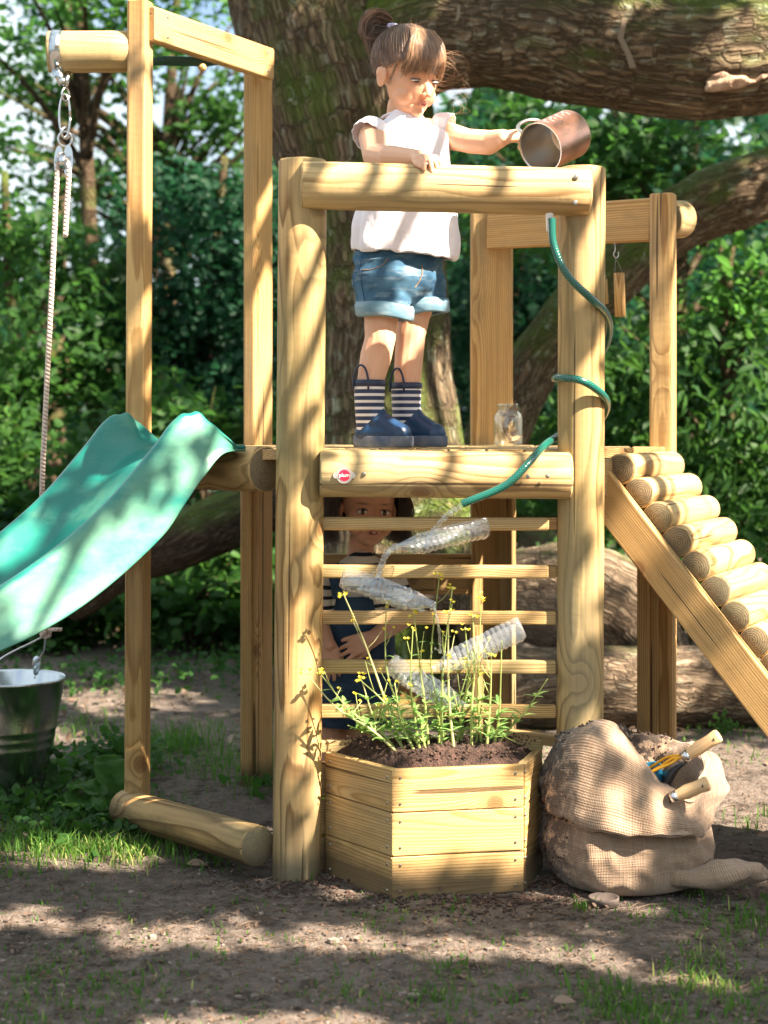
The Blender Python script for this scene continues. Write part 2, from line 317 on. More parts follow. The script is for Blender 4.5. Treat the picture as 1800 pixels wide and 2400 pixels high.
M_PETAL = leafmat('petal', (.70, .58, .05), (.85, .75, .12), (.95, .88, .3), .3)
# soils
m = N('ground_dirt'); c = m.n('TexCoord').outputs['Object']; n = m.noise(c, 2.2, 5, .6); n2 = m.noise(c, 28, 6, .7); n3 = m.noise(c, 160, 4, .7); n5 = m.noise(c, 9, 4, .6)
col = m.mix(m.ramp(n2, [(.36, 0), (.62, 1)]), (.065, .053, .043), (.27, .22, .185)); col = m.mix(m.math('MULTIPLY', m.ramp(n, [(.42, 0), (.60, 1)]), .6), col, (.24, .20, .17))
col = m.mix(m.math('MULTIPLY', m.ramp(n3, [(.56, 0), (.66, 1)]), .7), col, (.36, .30, .25)); col = m.mix(m.math('MULTIPLY', m.ramp(n5, [(.56, 0), (.66, 1)]), .6), col, (.035, .026, .02))
m.p(col=col, rough=.95, spec=.1); m.bump(m.math('ADD', m.math('MULTIPLY', n2, 1.), m.math('MULTIPLY', n3, .5)), 1., .030); M_DIRT = m.mat
M_SOIL = varied('dark_soil', (.022, .012, .009), (.085, .045, .032), 60, .95, 1., .01); M_CLOD = varied('soil_clod', (.03, .018, .013), (.12, .07, .05), 90, .95, 1., .005)
M_CHIP = leafmat('litter', (.10, .065, .045), (.26, .18, .13), (.5, .38, .30), .1)
# burlap
m = N('burlap'); g = m.attr('gco'); c = m.n('TexCoord').outputs['Object']
wa = m.n('TexWave', {'Vector': m.map(g, (1, 0, 0)), 'Scale': 100., 'Distortion': 3.5, 'Detail': 2, 'Detail Scale': 4.}, bands_direction='X').outputs['Fac']; wb = m.n('TexWave', {'Vector': m.map(g, (0, 1, 0)), 'Scale': 100., 'Distortion': 3.5, 'Detail': 2, 'Detail Scale': 4.}, bands_direction='Y').outputs['Fac']
wv = m.math('MULTIPLY', wa, wb); n = m.noise(c, 9, 5, .65); col = m.mix(m.ramp(wv, [(.0, 0), (.35, 1)]), (.20, .125, .075), (.46, .335, .23)); col = m.mix(m.math('MULTIPLY', m.ramp(n, [(.45, 0), (.7, 1)]), .5), col, (.30, .19, .115))
dm = m.math('MULTIPLY', m.attr('dirt', 'Fac'), m.ramp(m.noise(c, 45, 5, .75), [(.42, 0), (.5, 1)])); col = m.mix(dm, col, (.022, .012, .009))
m.p(col=col, rough=.95, sheen=.25); m.bump(m.math('ADD', wa, wb), .6, .002); M_SACK = m.mat
# skin, cloth, hair
m = N('skin'); t = m.attr('tint', 'Color'); c = m.n('TexCoord').outputs['Object']; m.p(col=m.mix(m.math('MULTIPLY', m.noise(c, 40, 3), .12), t, (.62, .22, .14)), rough=.48, spec=.4, sss=.10, ssss=.008, sssc=(1, .35, .2)); m.bump(m.noise(c, 260, 2), .08, .001); M_SKIN = m.mat
M_SHIRT = N('white_cotton'); c = M_SHIRT.n('TexCoord').outputs['Object']; M_SHIRT.p(col=(.80, .77, .82), rough=.85, sheen=.2, sss=.05, ssss=.01); M_SHIRT.bump(M_SHIRT.math('ADD', M_SHIRT.noise(M_SHIRT.map(c, (40, 40, 9)), 1, 3), M_SHIRT.math('MULTIPLY', M_SHIRT.noise(c, 14, 3), 2.)), .5, .006); M_SHIRT = M_SHIRT.mat
def denim(name, a, b, fade, sc=9):
    m = N(name); c = m.n('TexCoord').outputs['Object']; n = m.noise(c, sc, 4, .6); tw = m.n('TexWave', {'Vector': c, 'Scale': 260., 'Distortion': 1.5}, bands_direction='DIAGONAL').outputs['Fac']; st = m.noise(m.map(c, (14, 14, 60)), 1, 3, .6)
    col = m.mix(m.ramp(n, [(.4, 0), (.66, 1)]), a, b); col = m.mix(m.math('MULTIPLY', m.ramp(st, [(.5, 0), (.7, 1)]), .5), col, fade); col = m.mix(m.math('MULTIPLY', tw, .3), col, tuple(x*.6 for x in a)); m.p(col=col, rough=.9); m.bump(m.math('ADD', tw, m.math('MULTIPLY', n, 4.)), .4, .002); return m.mat
M_DENIM = denim('blue_denim', (.020, .085, .17), (.09, .22, .33), (.42, .52, .57)); M_CUFF = denim('pale_denim', (.12, .25, .34), (.27, .42, .50), (.50, .58, .60)); M_DDENIM = denim('dark_denim', (.012, .035, .075), (.03, .07, .12), (.07, .13, .2))
m = N('striped_boot'); z = m.n('SeparateXYZ', {0: m.attr('gco')}); st = m.ramp(m.math('FRACT', m.math('MULTIPLY', z.outputs[2], 62.)), [(0, 0), (.56, 0), (.6, 1), (.96, 1), (1, 0)]); mk = m.attr('mask', 'Fac')
m.p(col=m.mix(m.math('MULTIPLY', st, m.ramp(mk, [(.45, 0), (.55, 1)])), (.012, .028, .085), (.72, .68, .66)), rough=.42); M_BOOT = m.mat
M_BOOTF = varied('blue_rubber', (.006, .030, .085), (.012, .048, .12), 15, .35, .1, .002); M_SOLE = varied('dusty_rubber', (.04, .07, .13), (.16, .17, .20), 22, .7, .3, .002); M_NAVY = simple('navy_rubber', (.012, .022, .06), .4)
m = N('striped_jersey'); c = m.n('TexCoord').outputs['Object']; z = m.n('SeparateXYZ', {0: c}).outputs[2]; zz = m.math('ADD', z, m.math('MULTIPLY', m.noise(c, 8, 2), .03)); m.p(col=m.mix(m.ramp(m.math('FRACT', m.math('MULTIPLY', zz, 38.)), [(0, 0), (.62, 0), (.66, 1), (1, 1)]), (.62, .55, .45), (.012, .012, .02)), rough=.9); M_JERSEY = m.mat
def hairm(name, a, b, cc):
    m = N(name); r = m.attr('rnd', 'Fac'); c = m.n('TexCoord').outputs['Object']; m.p(col=m.ramp(r, [(0, a), (.6, b), (1, cc)]), rough=.34, spec=.6, sheen=.15); return m.mat
M_HAIR = hairm('brown_hair', (.06, .03, .017), (.20, .105, .055), (.50, .30, .16)); M_HAIR2 = hairm('dark_hair', (.02, .010, .007), (.05, .025, .015), (.10, .05, .03))
M_EYEW = simple('eye_white', (.62, .60, .58), .15); M_IRIS = simple('iris', (.045, .022, .012), .1); M_MOUTH = simple('mouth_dark', (.12, .02, .02), .5); M_TEETH = simple('teeth', (.75, .7, .62), .3)
M_ELAS = simple('lilac_elastic', (.6, .55, .75), .7)
m = N('copper'); c = m.attr('gco'); n = m.noise(m.map(c, (20, 20, 20)), 1, 4, .6); m.p(col=m.mix(n, (.92, .47, .31), (.80, .38, .25)), metal=1, rough=m.ramp(n, [(.3, .24), (.7, .38)])); M_COPPER = m.mat
m = N('brushed_steel'); c = m.attr('gco'); m.p(col=(.60, .58, .55), metal=1, rough=.28); m.bump(m.noise(m.map(c, (300, 300, 8)), 1, 2), .1, .001); M_BRUSH = m.mat
# ================================================================ the ground
def axis_(lo, hi, a, b, st):
    u = list(np.arange(a, b, st)); o = []; x = a; s = st
    while x > lo: s *= 1.25; x -= s; o.append(x)
    o = o[::-1]+u; x = b; s = st
    while x < hi: s *= 1.25; x += s; o.append(x)
    return np.array(o)
def ground_h(x, y):
    p = np.stack([x, y, 0*x], 1); near = np.exp(-((np.hypot(x, y-4)/14)**2))
    h = fbm(p*1.1, 3)*.014+fbm(p*7, 3)*.007+np.abs(fbm(p*26+3, 3))*.013*near-.004
    for qx, qy, rr_, hh_ in ((-.19, 3.70, .075, .014), (.446, 3.72, .075, .014), (-.62, 4.17, .07, .012), (-.357, 4.66, .08, .012), (.31, 4.70, .08, .01), (.72, 4.25, .07, .01), (.16, 3.60, .20, .010)): h = h+hh_*np.exp(-((x-qx)**2+(y-qy)**2)/rr_**2)
    return h
gx = axis_(-260, 260, -1.6, 1.7, .02); gy = axis_(-60, 420, 2.2, 7.6, .02)
X, Y = np.meshgrid(gx, gy); xx = X.ravel(); yy = Y.ravel(); zz = ground_h(xx, yy); nx = len(gx); ny = len(gy)
idx = np.arange(nx*ny).reshape(ny, nx); Fq = np.stack([idx[:-1, :-1], idx[:-1, 1:], idx[1:, 1:], idx[1:, :-1]], -1).reshape(-1, 4)
go = link('ground', npmesh('ground', np.stack([xx, yy, zz], 1), Fq), M_DIRT, smooth=True); go['kind'] = 'structure'
def gz(x, y): return float(ground_h(np.array([x]), np.array([y]))[0])

# ================================================================ wooden play tower
tw = thing('play_tower', 'pale wooden climbing tower with railed deck, green slide, ladder rungs and log ramp', 'play tower', (0.05, 4.2, 0))
A = P(702, 1000, 3.70); B = P(1361, 1000, 3.72); Cc = P(325, 1000, 4.17); D = P(605, 1000, 4.66); E = P(1152, 1000, 4.70); Fp = P(1554, 1000, 4.25)
def post_round(p, top, bot=-.03, lean=0, r=.0545):
    log((p.x-lean, p.y, bot), (p.x+lean, p.y, top), r, irr=.012).build('post', [W_LOG, W_END], tw, True)
def zt(py, d): return EYE-(py-1000)*d/F
post_round(A, zt(376, 3.70), lean=.007); post_round(B, zt(394, 3.72), lean=.003, r=.053)
upC = (D-Cc).normalized(); upE = (Fp-E).normalized()
def post_sq(p, top, w_, h_, up, bot=-.03, lean=0, mat=W_SAWN): beam((p.x-lean, p.y, bot), (p.x+lean, p.y, top), w_, h_, up, .008).build('post', mat, tw)
# prism side axis = up x dir ; section x along that side, y along ~up
post_sq(Cc, zt(4, 4.17), .052, .055, Vector((.28, 1, 0)), lean=.004)
post_sq(D, zt(114, 4.66), .040, .098, upC); post_sq(E, zt(400, 4.70), .040, .120, Vector((1, .05, 0))); post_sq(Fp, zt(455, 4.25), .062, .050, Vector((.45, 1, 0)))
# frame beam C-D at the top, on the outer (camera) side
nCD = Vector((upC.y, -upC.x, 0)); q = nCD*.032
a0 = P(352, 58, 4.17)+Vector((0, -.01, 0)); a1 = P(632, 152, 4.62)
beam(a0+Vector((.0, .0, 0)), a1, .032, .088, Vector((0, 0, 1)), .006, (.01, .05)).build('top_beam', W_SAWN, tw)
def screws(parent, pts, r=.0045, d=Vector((0, -1, 0))):
    mb = MB()
    for p in pts: lathe(mb, [(.0001, .0015), (r*.6, .0012), (r, -.001), (r, -.004)], axisM(p, d), 10)
    mb.build('screw', M_SCREW, parent)
nb = Vector(((a1-a0).y, -(a1-a0).x, 0)).normalized()
# screw heads as a small group of parts
for px, py, f in ((390, 40, .1), (392, 90, .1), (607, 127, .94), (607, 170, .94)):
    p = a0.lerp(a1, f); p = p+nb*.0165; p.z += .026 if py in (40, 127) else -.026; screws(tw, [p], d=nb)
# jutting log that carries the pulley
lg = log(P(112, 122, 4.18), P(305, 121, 4.2), .0525, .01).build('lifting_beam', [W_PAL, W_END], tw, True)
beam(P(352, 142, 4.3), P(520, 146, 4.55), .11, .012).build('green_board', M_DARKGREEN, tw)
mb = MB(); ball(mb, P(474, 158, 4.36), .011); mb.build('knob', W_SAWN, tw, True)
band = MB(); M0 = axisM(P(124, 122, 4.183), (1, 0, 0)); lathe(band, [(.0535, 0), (.0545, 0), (.0545, .028), (.0535, .028)], M0, 40)
bp = P(138, 172, 4.13)
tube(band, [P(131, 166, 4.145), P(140, 180, 4.14), P(147, 200, 4.14)], [.013, .012, .010], 10)
tube(band, [P(160, 168, 4.18), P(158, 182, 4.17), P(152, 202, 4.16)], [.007, .008, .008], 10)
bo = band.build('metal_band', M_ZINC, lg, True); mb = MB(); ball(mb, P(133, 107, 4.127), .0075); mb.build('bolt', M_STEEL, lg, True); mb = MB(); ball(mb, P(147, 190, 4.125), .009); mb.build('bolt', M_STEEL, lg, True)
# top rail and deck front beam
rail_c0 = P(706, 434, 3.655); rail_c1 = P(1382, 451, 3.672)
log(rail_c0, rail_c1, .0535, .008, 48, .006).build('hand_rail', [W_PAL, W_END], tw, True)
log(P(750, 1109, 3.665), P(1337, 1115, 3.68), .0525, .008, 48, .005).build('deck_beam', [W_PAL, W_END], tw, True)
for px, py in ((742, 396), (742, 461), (1350, 415), (1348, 475)): screws(tw, [P(px, py, 3.612+abs(py-440)*.00022)], .006)
for px, py in ((853, 1111), (1237, 1117), (1283, 1116)): screws(tw, [P(px, py, 3.6125)], .005)
# maker's badge
bd = MB(); bM = axisM(P(807, 1114, 3.6115), (0, -1, 0)); bMs = bM @ Matrix.Diagonal((1.25, .95, 1, 1))
lathe(bd, [(.0001, .0025), (.018, .0025), (.0185, .001), (.0185, -.001)], bM, 32)
for sx in (-1, 1): lathe(bd, [(.0001, .002), (.007, .002), (.0075, -.001)], axisM(P(807+sx*19, 1114, 3.6118), (0, -1, 0)), 16)
bdo = bd.build('badge', simple('badge_metal', (.62, .60, .56), .35, .7), tw)
mb = MB(); lathe(mb, [(.0001, .0035), (.0125, .0035), (.013, .0015)], bM, 32); mb.build('badge_disc', M_RED, bdo)
def text(s, size, M, mat, parent, name='lettering', ext=.0004):
    cu = bpy.data.curves.new('t', 'FONT'); cu.body = s; cu.size = size; cu.align_x = 'CENTER'; cu.align_y = 'CENTER'; cu.extrude = ext
    o = bpy.data.objects.new('t', cu); C.objects.link(o); me = bpy.data.meshes.new_from_object(o.evaluated_get(bpy.context.evaluated_depsgraph_get())); bpy.data.objects.remove(o)
    me.transform(M); me.materials.clear(); return link(name, me, mat, parent)
def faceM(p, right, up): r = Vector(right).normalized(); u = Vector(up); u = (u-r*u.dot(r)).normalized(); return Matrix.Translation(p) @ Matrix((r, u, r.cross(u))).transposed().to_4x4()
text('plum', .012, faceM(P(807, 1114, 3.607), (1, 0, 0), (0, 0, 1)), M_LET, bdo)
# deck planks (hexagon clipped)
hexa = [Vector((v.x, v.y)) for v in (A, B, Fp, E, D, Cc)]; cen = sum(hexa, Vector((0, 0)))/6; hexa = [cen+(v-cen)*1.02 for v in hexa]
def clipx(y):
    xs = []
    for i in range(6):
        p, q_ = hexa[i], hexa[(i+1) % 6]
        if (p.y-y)*(q_.y-y) < 0: xs.append(p.x+(q_.x-p.x)*(y-p.y)/(q_.y-p.y))
    return (min(xs), max(xs)) if len(xs) > 1 else None
zD = .963; dd = Vector((.12, 1, 0)).normalized()
# boards run front to back, splayed a little, so gaps show as thin lines
def clipline(x0):
    ts = []
    for i in range(6):
        p, q_ = hexa[i], hexa[(i+1) % 6]; e = q_-p; den = dd.x*e.y-dd.y*e.x
        if abs(den) > 1e-9:
            u = ((x0-p.x)*dd.y*-1-(4.2-p.y)*dd.x*-1)/den; s = None
            # solve p+e*u = (x0,4.2)+dd*t
            A_ = np.array([[e.x, -dd.x], [e.y, -dd.y]]); uu, t = np.linalg.solve(A_, np.array([x0-p.x, 4.2-p.y]))
            if 0 <= uu <= 1: ts.append(t)
    return (min(ts), max(ts)) if len(ts) > 1 else None
x0 = -.62
while x0 < .80:
    a_, b_ = clipline(x0-.040), clipline(x0+.040)
    if a_ and b_:
        lo, hi = max(a_[0], b_[0])-.02, min(a_[1], b_[1])+.02
        if hi-lo > .08:
            lo = max(lo, (3.72-4.2)/dd.y)
            beam(Vector((x0, 4.2, zD-.012))+dd*lo, Vector((x0, 4.2, zD-.012))+dd*hi, .080, .024, Vector((0, 0, 1)), .003).build('deck_board', W_PAL, tw)
    x0 += .0865
for p, q_, off in ((B, Fp, .0), (Fp, E, 0), (E, D, 0), (D, Cc, 0)):
    d_ = (q_-p).normalized(); s_ = p+d_*.05; e_ = q_-d_*.05
    beam(Vector((s_.x, s_.y, .895)), Vector((e_.x, e_.y, .895)), .030, .088).build('joist', W_SAWN, tw)
# side beam the slide rests on
log(P(640, 1100, 3.775)+Vector((-.015, 0, 0)), Vector((Cc.x+.03, Cc.y-.05, zt(1100, 3.78))), .053, .01).build('side_beam', [W_LOG, W_END], tw, True)
# bottom log from front post to left post
log(P(604, 1983, 3.675), P(292, 1893, 4.17), .046, .012).build('bottom_log', [W_LOG, W_END], tw, True)
# ladder rungs
for i, (y, x1) in enumerate(((1227, 1286), (1339, 1285), (1447, 1303), (1562, 1303), (1666, 1303))):
    d_ = 3.72 if i > 1 else 3.705
    if i < 2: beam(P(1284, y, 3.735), P(1306, y, 3.735), .020, .028, Vector((0, 0, 1)), .003).build('rung', W_LOG, tw)
    beam(P(752, y, d_), P(x1, y+1, d_), .022, .030, Vector((0, 0, 1)), .007 if i < 2 else .004).build('rung', W_PAL if i < 2 else W_LOG, tw)
# back upper cross beam with round end behind right post
beam(P(1150, 537, 4.66)+Vector((0, .01, 0)), P(1530, 515, 4.29), .032, .112).build('top_beam', W_SAWN, tw)
log(P(1562, 514, 4.33), P(1598, 514, 4.38), .050, .005).build('log_end', [W_PAL, W_END], tw, True)
# rear boards and side boards under the deck
beam(P(760, 1320, 4.70), P(1105, 1320, 4.70), .024, .055).build('rear_board', W_SAWN, tw)
beam(P(760, 1370, 4.70), P(1105, 1370, 4.70), .024, .055).build('rear_board', W_SAWN, tw)
beam(P(962, 1369, 4.66), P(1020, 1369, 4.66), .026, .045).build('rear_block', W_SAWN, tw)
for i, (x, dd_, ww) in enumerate(((1508, 4.22, .030), (1532, 4.235, .026))):
    p = P(x, 1000, dd_); beam((p.x, p.y, -.02), (p.x, p.y, .85), .026, ww, Vector((1, -.3, 0)), .003).build('side_batten', W_SAWN, tw)
p = P(1186, 1000, 4.67); beam((p.x, p.y, -.02), (p.x, p.y, .94), .03, .035, Vector((1, 0, 0)), .003).build('side_batten', W_SAWN, tw)
p = P(1203, 1000, 4.64); beam((p.x, p.y, -.02), (p.x, p.y, .94), .03, .012, Vector((1, 0, 0)), .002).build('side_batten', W_PAL, tw)
p = P(578, 1000, 4.62); beam((p.x, p.y, -.02), (p.x, p.y, .90), .03, .032, Vector((1, 0, 0)), .003).build('side_batten', W_SAWN, tw)
# low panel, clear pane and bottom rail at the back right
beam(P(1190, 1722, 4.6), P(1318, 1738, 4.35), .03, .03).build('bottom_rail', W_SAWN, tw)
mb = MB(); grid(mb, [[P(1208, 1180, 4.63), P(1330, 1180, 4.4)], [P(1208, 1712, 4.60), P(1330, 1725, 4.38)]]); mb.build('clear_pane', M_PANE, tw)
mb = MB(); pts = [P(905, 1590, 4.6), P(1035, 1655, 4.6), P(905, 1662, 4.6)]; V = [p for p in pts]+[p+Vector((0, .02, 0)) for p in pts]
mb.add(V, [(2, 1, 0), (3, 4, 5), (0, 1, 4, 3), (1, 2, 5, 4), (2, 0, 3, 5)]); mb.build('corner_panel', W_SAWN, tw)
# log ramp
rd = Vector((.895, -.447, 0)); rw = Vector((.447, .895, 0)); R0 = P(1449, 1102, 3.85); R0.z = .913; N_R = 13; st = rd*.0454+Vector((0, 0, -.0552))
def ramp_pt(k): return R0+st*k
sl_ = st.normalized(); nrm = rd.cross(Vector((0, 0, 1))); upn = Vector((0, 0, 1)); upn = (upn-sl_*upn.dot(sl_)).normalized()
for k in range(15):
    p = ramp_pt(k)+upn*.003
    if p.z < .05: break
    log(p+rw*.006, p+rw*(.42+.006*random.random()), .0365, .008, 32, .004).build('ramp_log', [W_PAL, W_END], tw, True)
for off in (.0, .36):
    s0 = ramp_pt(-.7)-upn*.058+rw*(off-.012); s1 = ramp_pt(16.2)-upn*.058+rw*(off-.012)
    b0 = beam(s0, s1, .030, .088, upn, .004, (.02, .09)); b0.build('stringer', W_SAWN, tw)
# slide
sd_ = Vector((-.854, -.52, 0)); sw_ = Vector((-.52, .854, 0)); N0 = P(556, 1000, 3.75)
Tt = [0, .05, .1, .15, .2, .3, .4, .5, .6, .8, 1., 1.3, 1.6, 1.8]
Rm = [.972, 1.012, 1.046, 1.030, .972, .862, .776, .708, .652, .55, .455, .33, .225, .185]
Fl = [.967, .962, .950, .920, .862, .752, .662, .590, .530, .425, .33, .205, .11, .08]
Sk = [.960, .950, .905, .840, .775, .690, .622, .572, .532, .43, .335, .21, .11, .08]
SP = cat([(t, r, f, s) for t, r, f, s in zip(Tt, Rm, Fl, Sk)], 8); rows = []
for t, r, f, s in SP:
    wv = .0035*math.sin(t*150)*math.exp(-((t-.1)/.045)**2)
    b = N0+sd_*t; flare = min(1, t/.09); h = r-f; prof = []
    def q_(u, z): prof.append(Vector((b.x+sw_.x*u, b.y+sw_.y*u, z)))
    k = .035*flare
    q_(-k-.004, s); q_(-k-.005, s+.004); q_(-k*.9, s+(r-s)*.10); q_(-k*.72, s+(r-s)*.30); q_(-k*.50, s+(r-s)*.55); q_(-k*.25, s+(r-s)*.82); q_(-.006, r-.006+wv); q_(.000, r+wv); q_(.012, r+.002+wv); q_(.020, r-.002+wv)
    q_(.026, r-h*.18); q_(.040, r-h*.55); q_(.060, f+h*.12); q_(.085, f+.002); q_(.13, f); q_(.215, f+.004*flare); q_(.30, f); q_(.345, f+.002); q_(.37, f+h*.12); q_(.39, r-h*.55); q_(.404, r-h*.18)
    q_(.410, r-.002+wv); q_(.418, r+.002+wv); q_(.430, r+wv); q_(.436, r-.006+wv); q_(.43+k*.4, s+(r-s)*.7); q_(.43+k*.7, s+(r-s)*.35); q_(.43+k+.005, s+.004); q_(.43+k+.004, s)
    rows.append(prof)
mb = MB(); lip = [[p+(-sd_)*.02+Vector((0, 0, 0)) for p in rows[0]]]; lip[0] = [Vector((p.x, p.y, min(p.z, .974))) for p in lip[0]]; grid(mb, lip+rows); so_ = mb.build('slide', M_SLIDE, tw, True); setattr_(so_.data, 'wear', 'FLOAT', np.tile([1.]*6+[.5]+[0.]*22, len(rows)+1)[:len(so_.data.vertices)])
md = so_.modifiers.new('s', 'SOLIDIFY'); md.thickness = .004; md.offset = -1

# ================================================================ planter
z0, z1 = .0, .282
pl = thing('planter', 'half-hexagonal pine planter box of three stacked boards filled with dark soil', 'planter', (.16, 3.68, 0))
k0 = P(762, 1000, 3.725); k1 = P(919, 1000, 3.528); k2 = P(1227, 1000, 3.583); k3 = P(1271, 1000, 3.765)
for i in (k0, k1, k2, k3): i.z = 0
th = .018
def face_boards(a, b, e0=0, e1=0):
    d_ = (b-a).normalized(); n_ = Vector((d_.y, -d_.x, 0)); hh = (z1-z0)/3
    for r in range(3):
        zc = z0-.008+hh*(r+.5)+.004; s_ = a+d_*e0-n_*th/2; e_ = b-d_*e1-n_*th/2
        beam(Vector((s_.x, s_.y, zc)), Vector((e_.x, e_.y, zc+random.uniform(-.001, .001))), th, hh-.0018, Vector((0, 0, 1)), .0025, (random.uniform(.01, .03), random.uniform(-.06, .06))).build('board', W_PLANT, pl)
        for f, oo in ((a+d_*.018, 1), (b-d_*.018, 1)):
            for dz in (-.028, .028): screws(pl, [Vector((f.x, f.y, zc+dz))+n_*.0008], .0036, n_)
face_boards(k0, k1, 0, .0005); face_boards(k1, k2, .0005, .0); face_boards(k2, k3, .0195, 0)
bk = beam(Vector((k0.x-.015, k0.y+.02, z1+.004)), Vector((k3.x, k3.y, z1+.004)), .018, .03); bk.build('board', W_PAL, pl)
for r in range(3): beam(Vector((k0.x-.02, k0.y+.022, .04+.085*r)), Vector((k3.x, k3.y+.002, .04+.085*r)), .016, .08).build('board', W_SAWN, pl)
# soil: bumpy sheet inside
n = 90; rows = []
for j in range(n+1):
    v = j/n; a = k1.lerp(k0, v)+Vector((.018, .012, 0)); b = k2.lerp(k3, v)+Vector((-.018, .006, 0)); rows.append([a.lerp(b, i/(2*n)) for i in range(2*n+1)])
mb = MB(); grid(mb, rows); me = mb.mesh('soil'); V = getco(me); edge = np.minimum.reduce([np.tile(np.linspace(0, 1, 2*n+1), n+1)*8, (1-np.tile(np.linspace(0, 1, 2*n+1), n+1))*8, np.repeat(np.linspace(0, 1, n+1), 2*n+1)*7, np.ones(len(V))]); V[:, 2] = z1-.012+.034*np.clip(edge, 0, 1)+(fbm(V*16, 3)*.010+np.abs(fbm(V*70+4, 3))*.016)*np.clip(edge+.2, 0, 1)
setco(me, V); link('soil', me, M_SOIL, pl, True)
mb = MB()
for i in range(420):
    u, v = random.random(), random.random(); p = k1.lerp(k0, v).lerp(k2.lerp(k3, v), u); ball(mb, (p.x+random.uniform(-.01, .01), p.y+.01, z1+.024+random.uniform(-.006, .006)), (random.uniform(.001, .005), random.uniform(.001, .004), random.uniform(.001, .0035)), 6)
mb.build('soil_crumbs', M_CLOD, pl)['kind'] = 'stuff'

# ---------------------------------------------------------------- plants in the planter
def leafpoly(base, d, n_, L, W, mb, bend=.2):
    """small curved leaf, 2x5 grid"""
    d = d.normalized(); s = d.cross(n_).normalized(); n_ = s.cross(d); rows = []
    for k in range(6):
        t = k/5; w_ = W*.5*math.sin(PI*min(1, t*.94+.03))**.8*(1-.25*t); c_ = base+d*L*t-n_*L*bend*t*t
        rows.append([c_-s*w_+n_*w_*.35, c_, c_+s*w_+n_*w_*.35])
    grid(mb, rows)
def rmesh(mb, name, mat, parent, rr=None, smooth=True):
    me = mb.mesh(name); nv = len(me.vertices); setattr_(me, 'rnd', 'FLOAT', rr if rr is not None else np.full(nv, random.random())); return link(name, me, mat, parent, smooth)
tall = [((760, 1590), (830, 1385), (808, 1288)), ]
stalks = [  # base px, mid px, tip px, flowering
 ((930, 1765), (820, 1665), (752, 1580), 1), ((935, 1768), (790, 1660), (715, 1576), 1), ((945, 1770), (852, 1500), (805, 1392), 1), ((962, 1772), (905, 1560), (905, 1415), 1), ((975, 1768), (895, 1640), (840, 1590), 1),
 ((985, 1770), (962, 1600), (968, 1470), 1), ((1005, 1770), (985, 1570), (970, 1440), 1), ((1030, 1772), (1010, 1540), (1030, 1350), 1), ((1035, 1775), (1040, 1545), (1060, 1380), 1), ((1065, 1768), (1050, 1560), (1052, 1430), 1),
 ((1070, 1770), (1098, 1580), (1090, 1470), 1), ((1105, 1768), (1112, 1560), (1108, 1440), 1), ((1130, 1768), (1120, 1600), (1128, 1400), 1), ((1140, 1765), (1150, 1620), (1152, 1530), 1), ((1155, 1762), (1172, 1640), (1176, 1500), 0),
 ((1160, 1760), (1230, 1670), (1284, 1590), 0), ((950, 1772), (880, 1690), (845, 1585), 1), ((910, 1768), (855, 1715), (815, 1700), 0), ((990, 1770), (940, 1690), (925, 1600), 0), ((1000, 1774), (985, 1680), (955, 1640), 0),
 ((1085, 1772), (1080, 1690), (1062, 1620), 0), ((1115, 1772), (1125, 1680), (1135, 1600), 0), ((1045, 1776), (1030, 1700), (1015, 1620), 0), ((1150, 1768), (1165, 1720), (1210, 1740), 0), ((970, 1774), (915, 1700), (880, 1650), 0), ((1025, 1778), (1060, 1690), (1100, 1560), 1)]
ORD = ['leftmost', 'second', 'third', 'fourth', 'fifth', 'sixth', 'seventh', 'eighth', 'ninth', 'tenth', 'eleventh', 'twelfth', 'thirteenth', 'fourteenth', 'fifteenth', 'sixteenth', 'seventeenth', 'eighteenth']
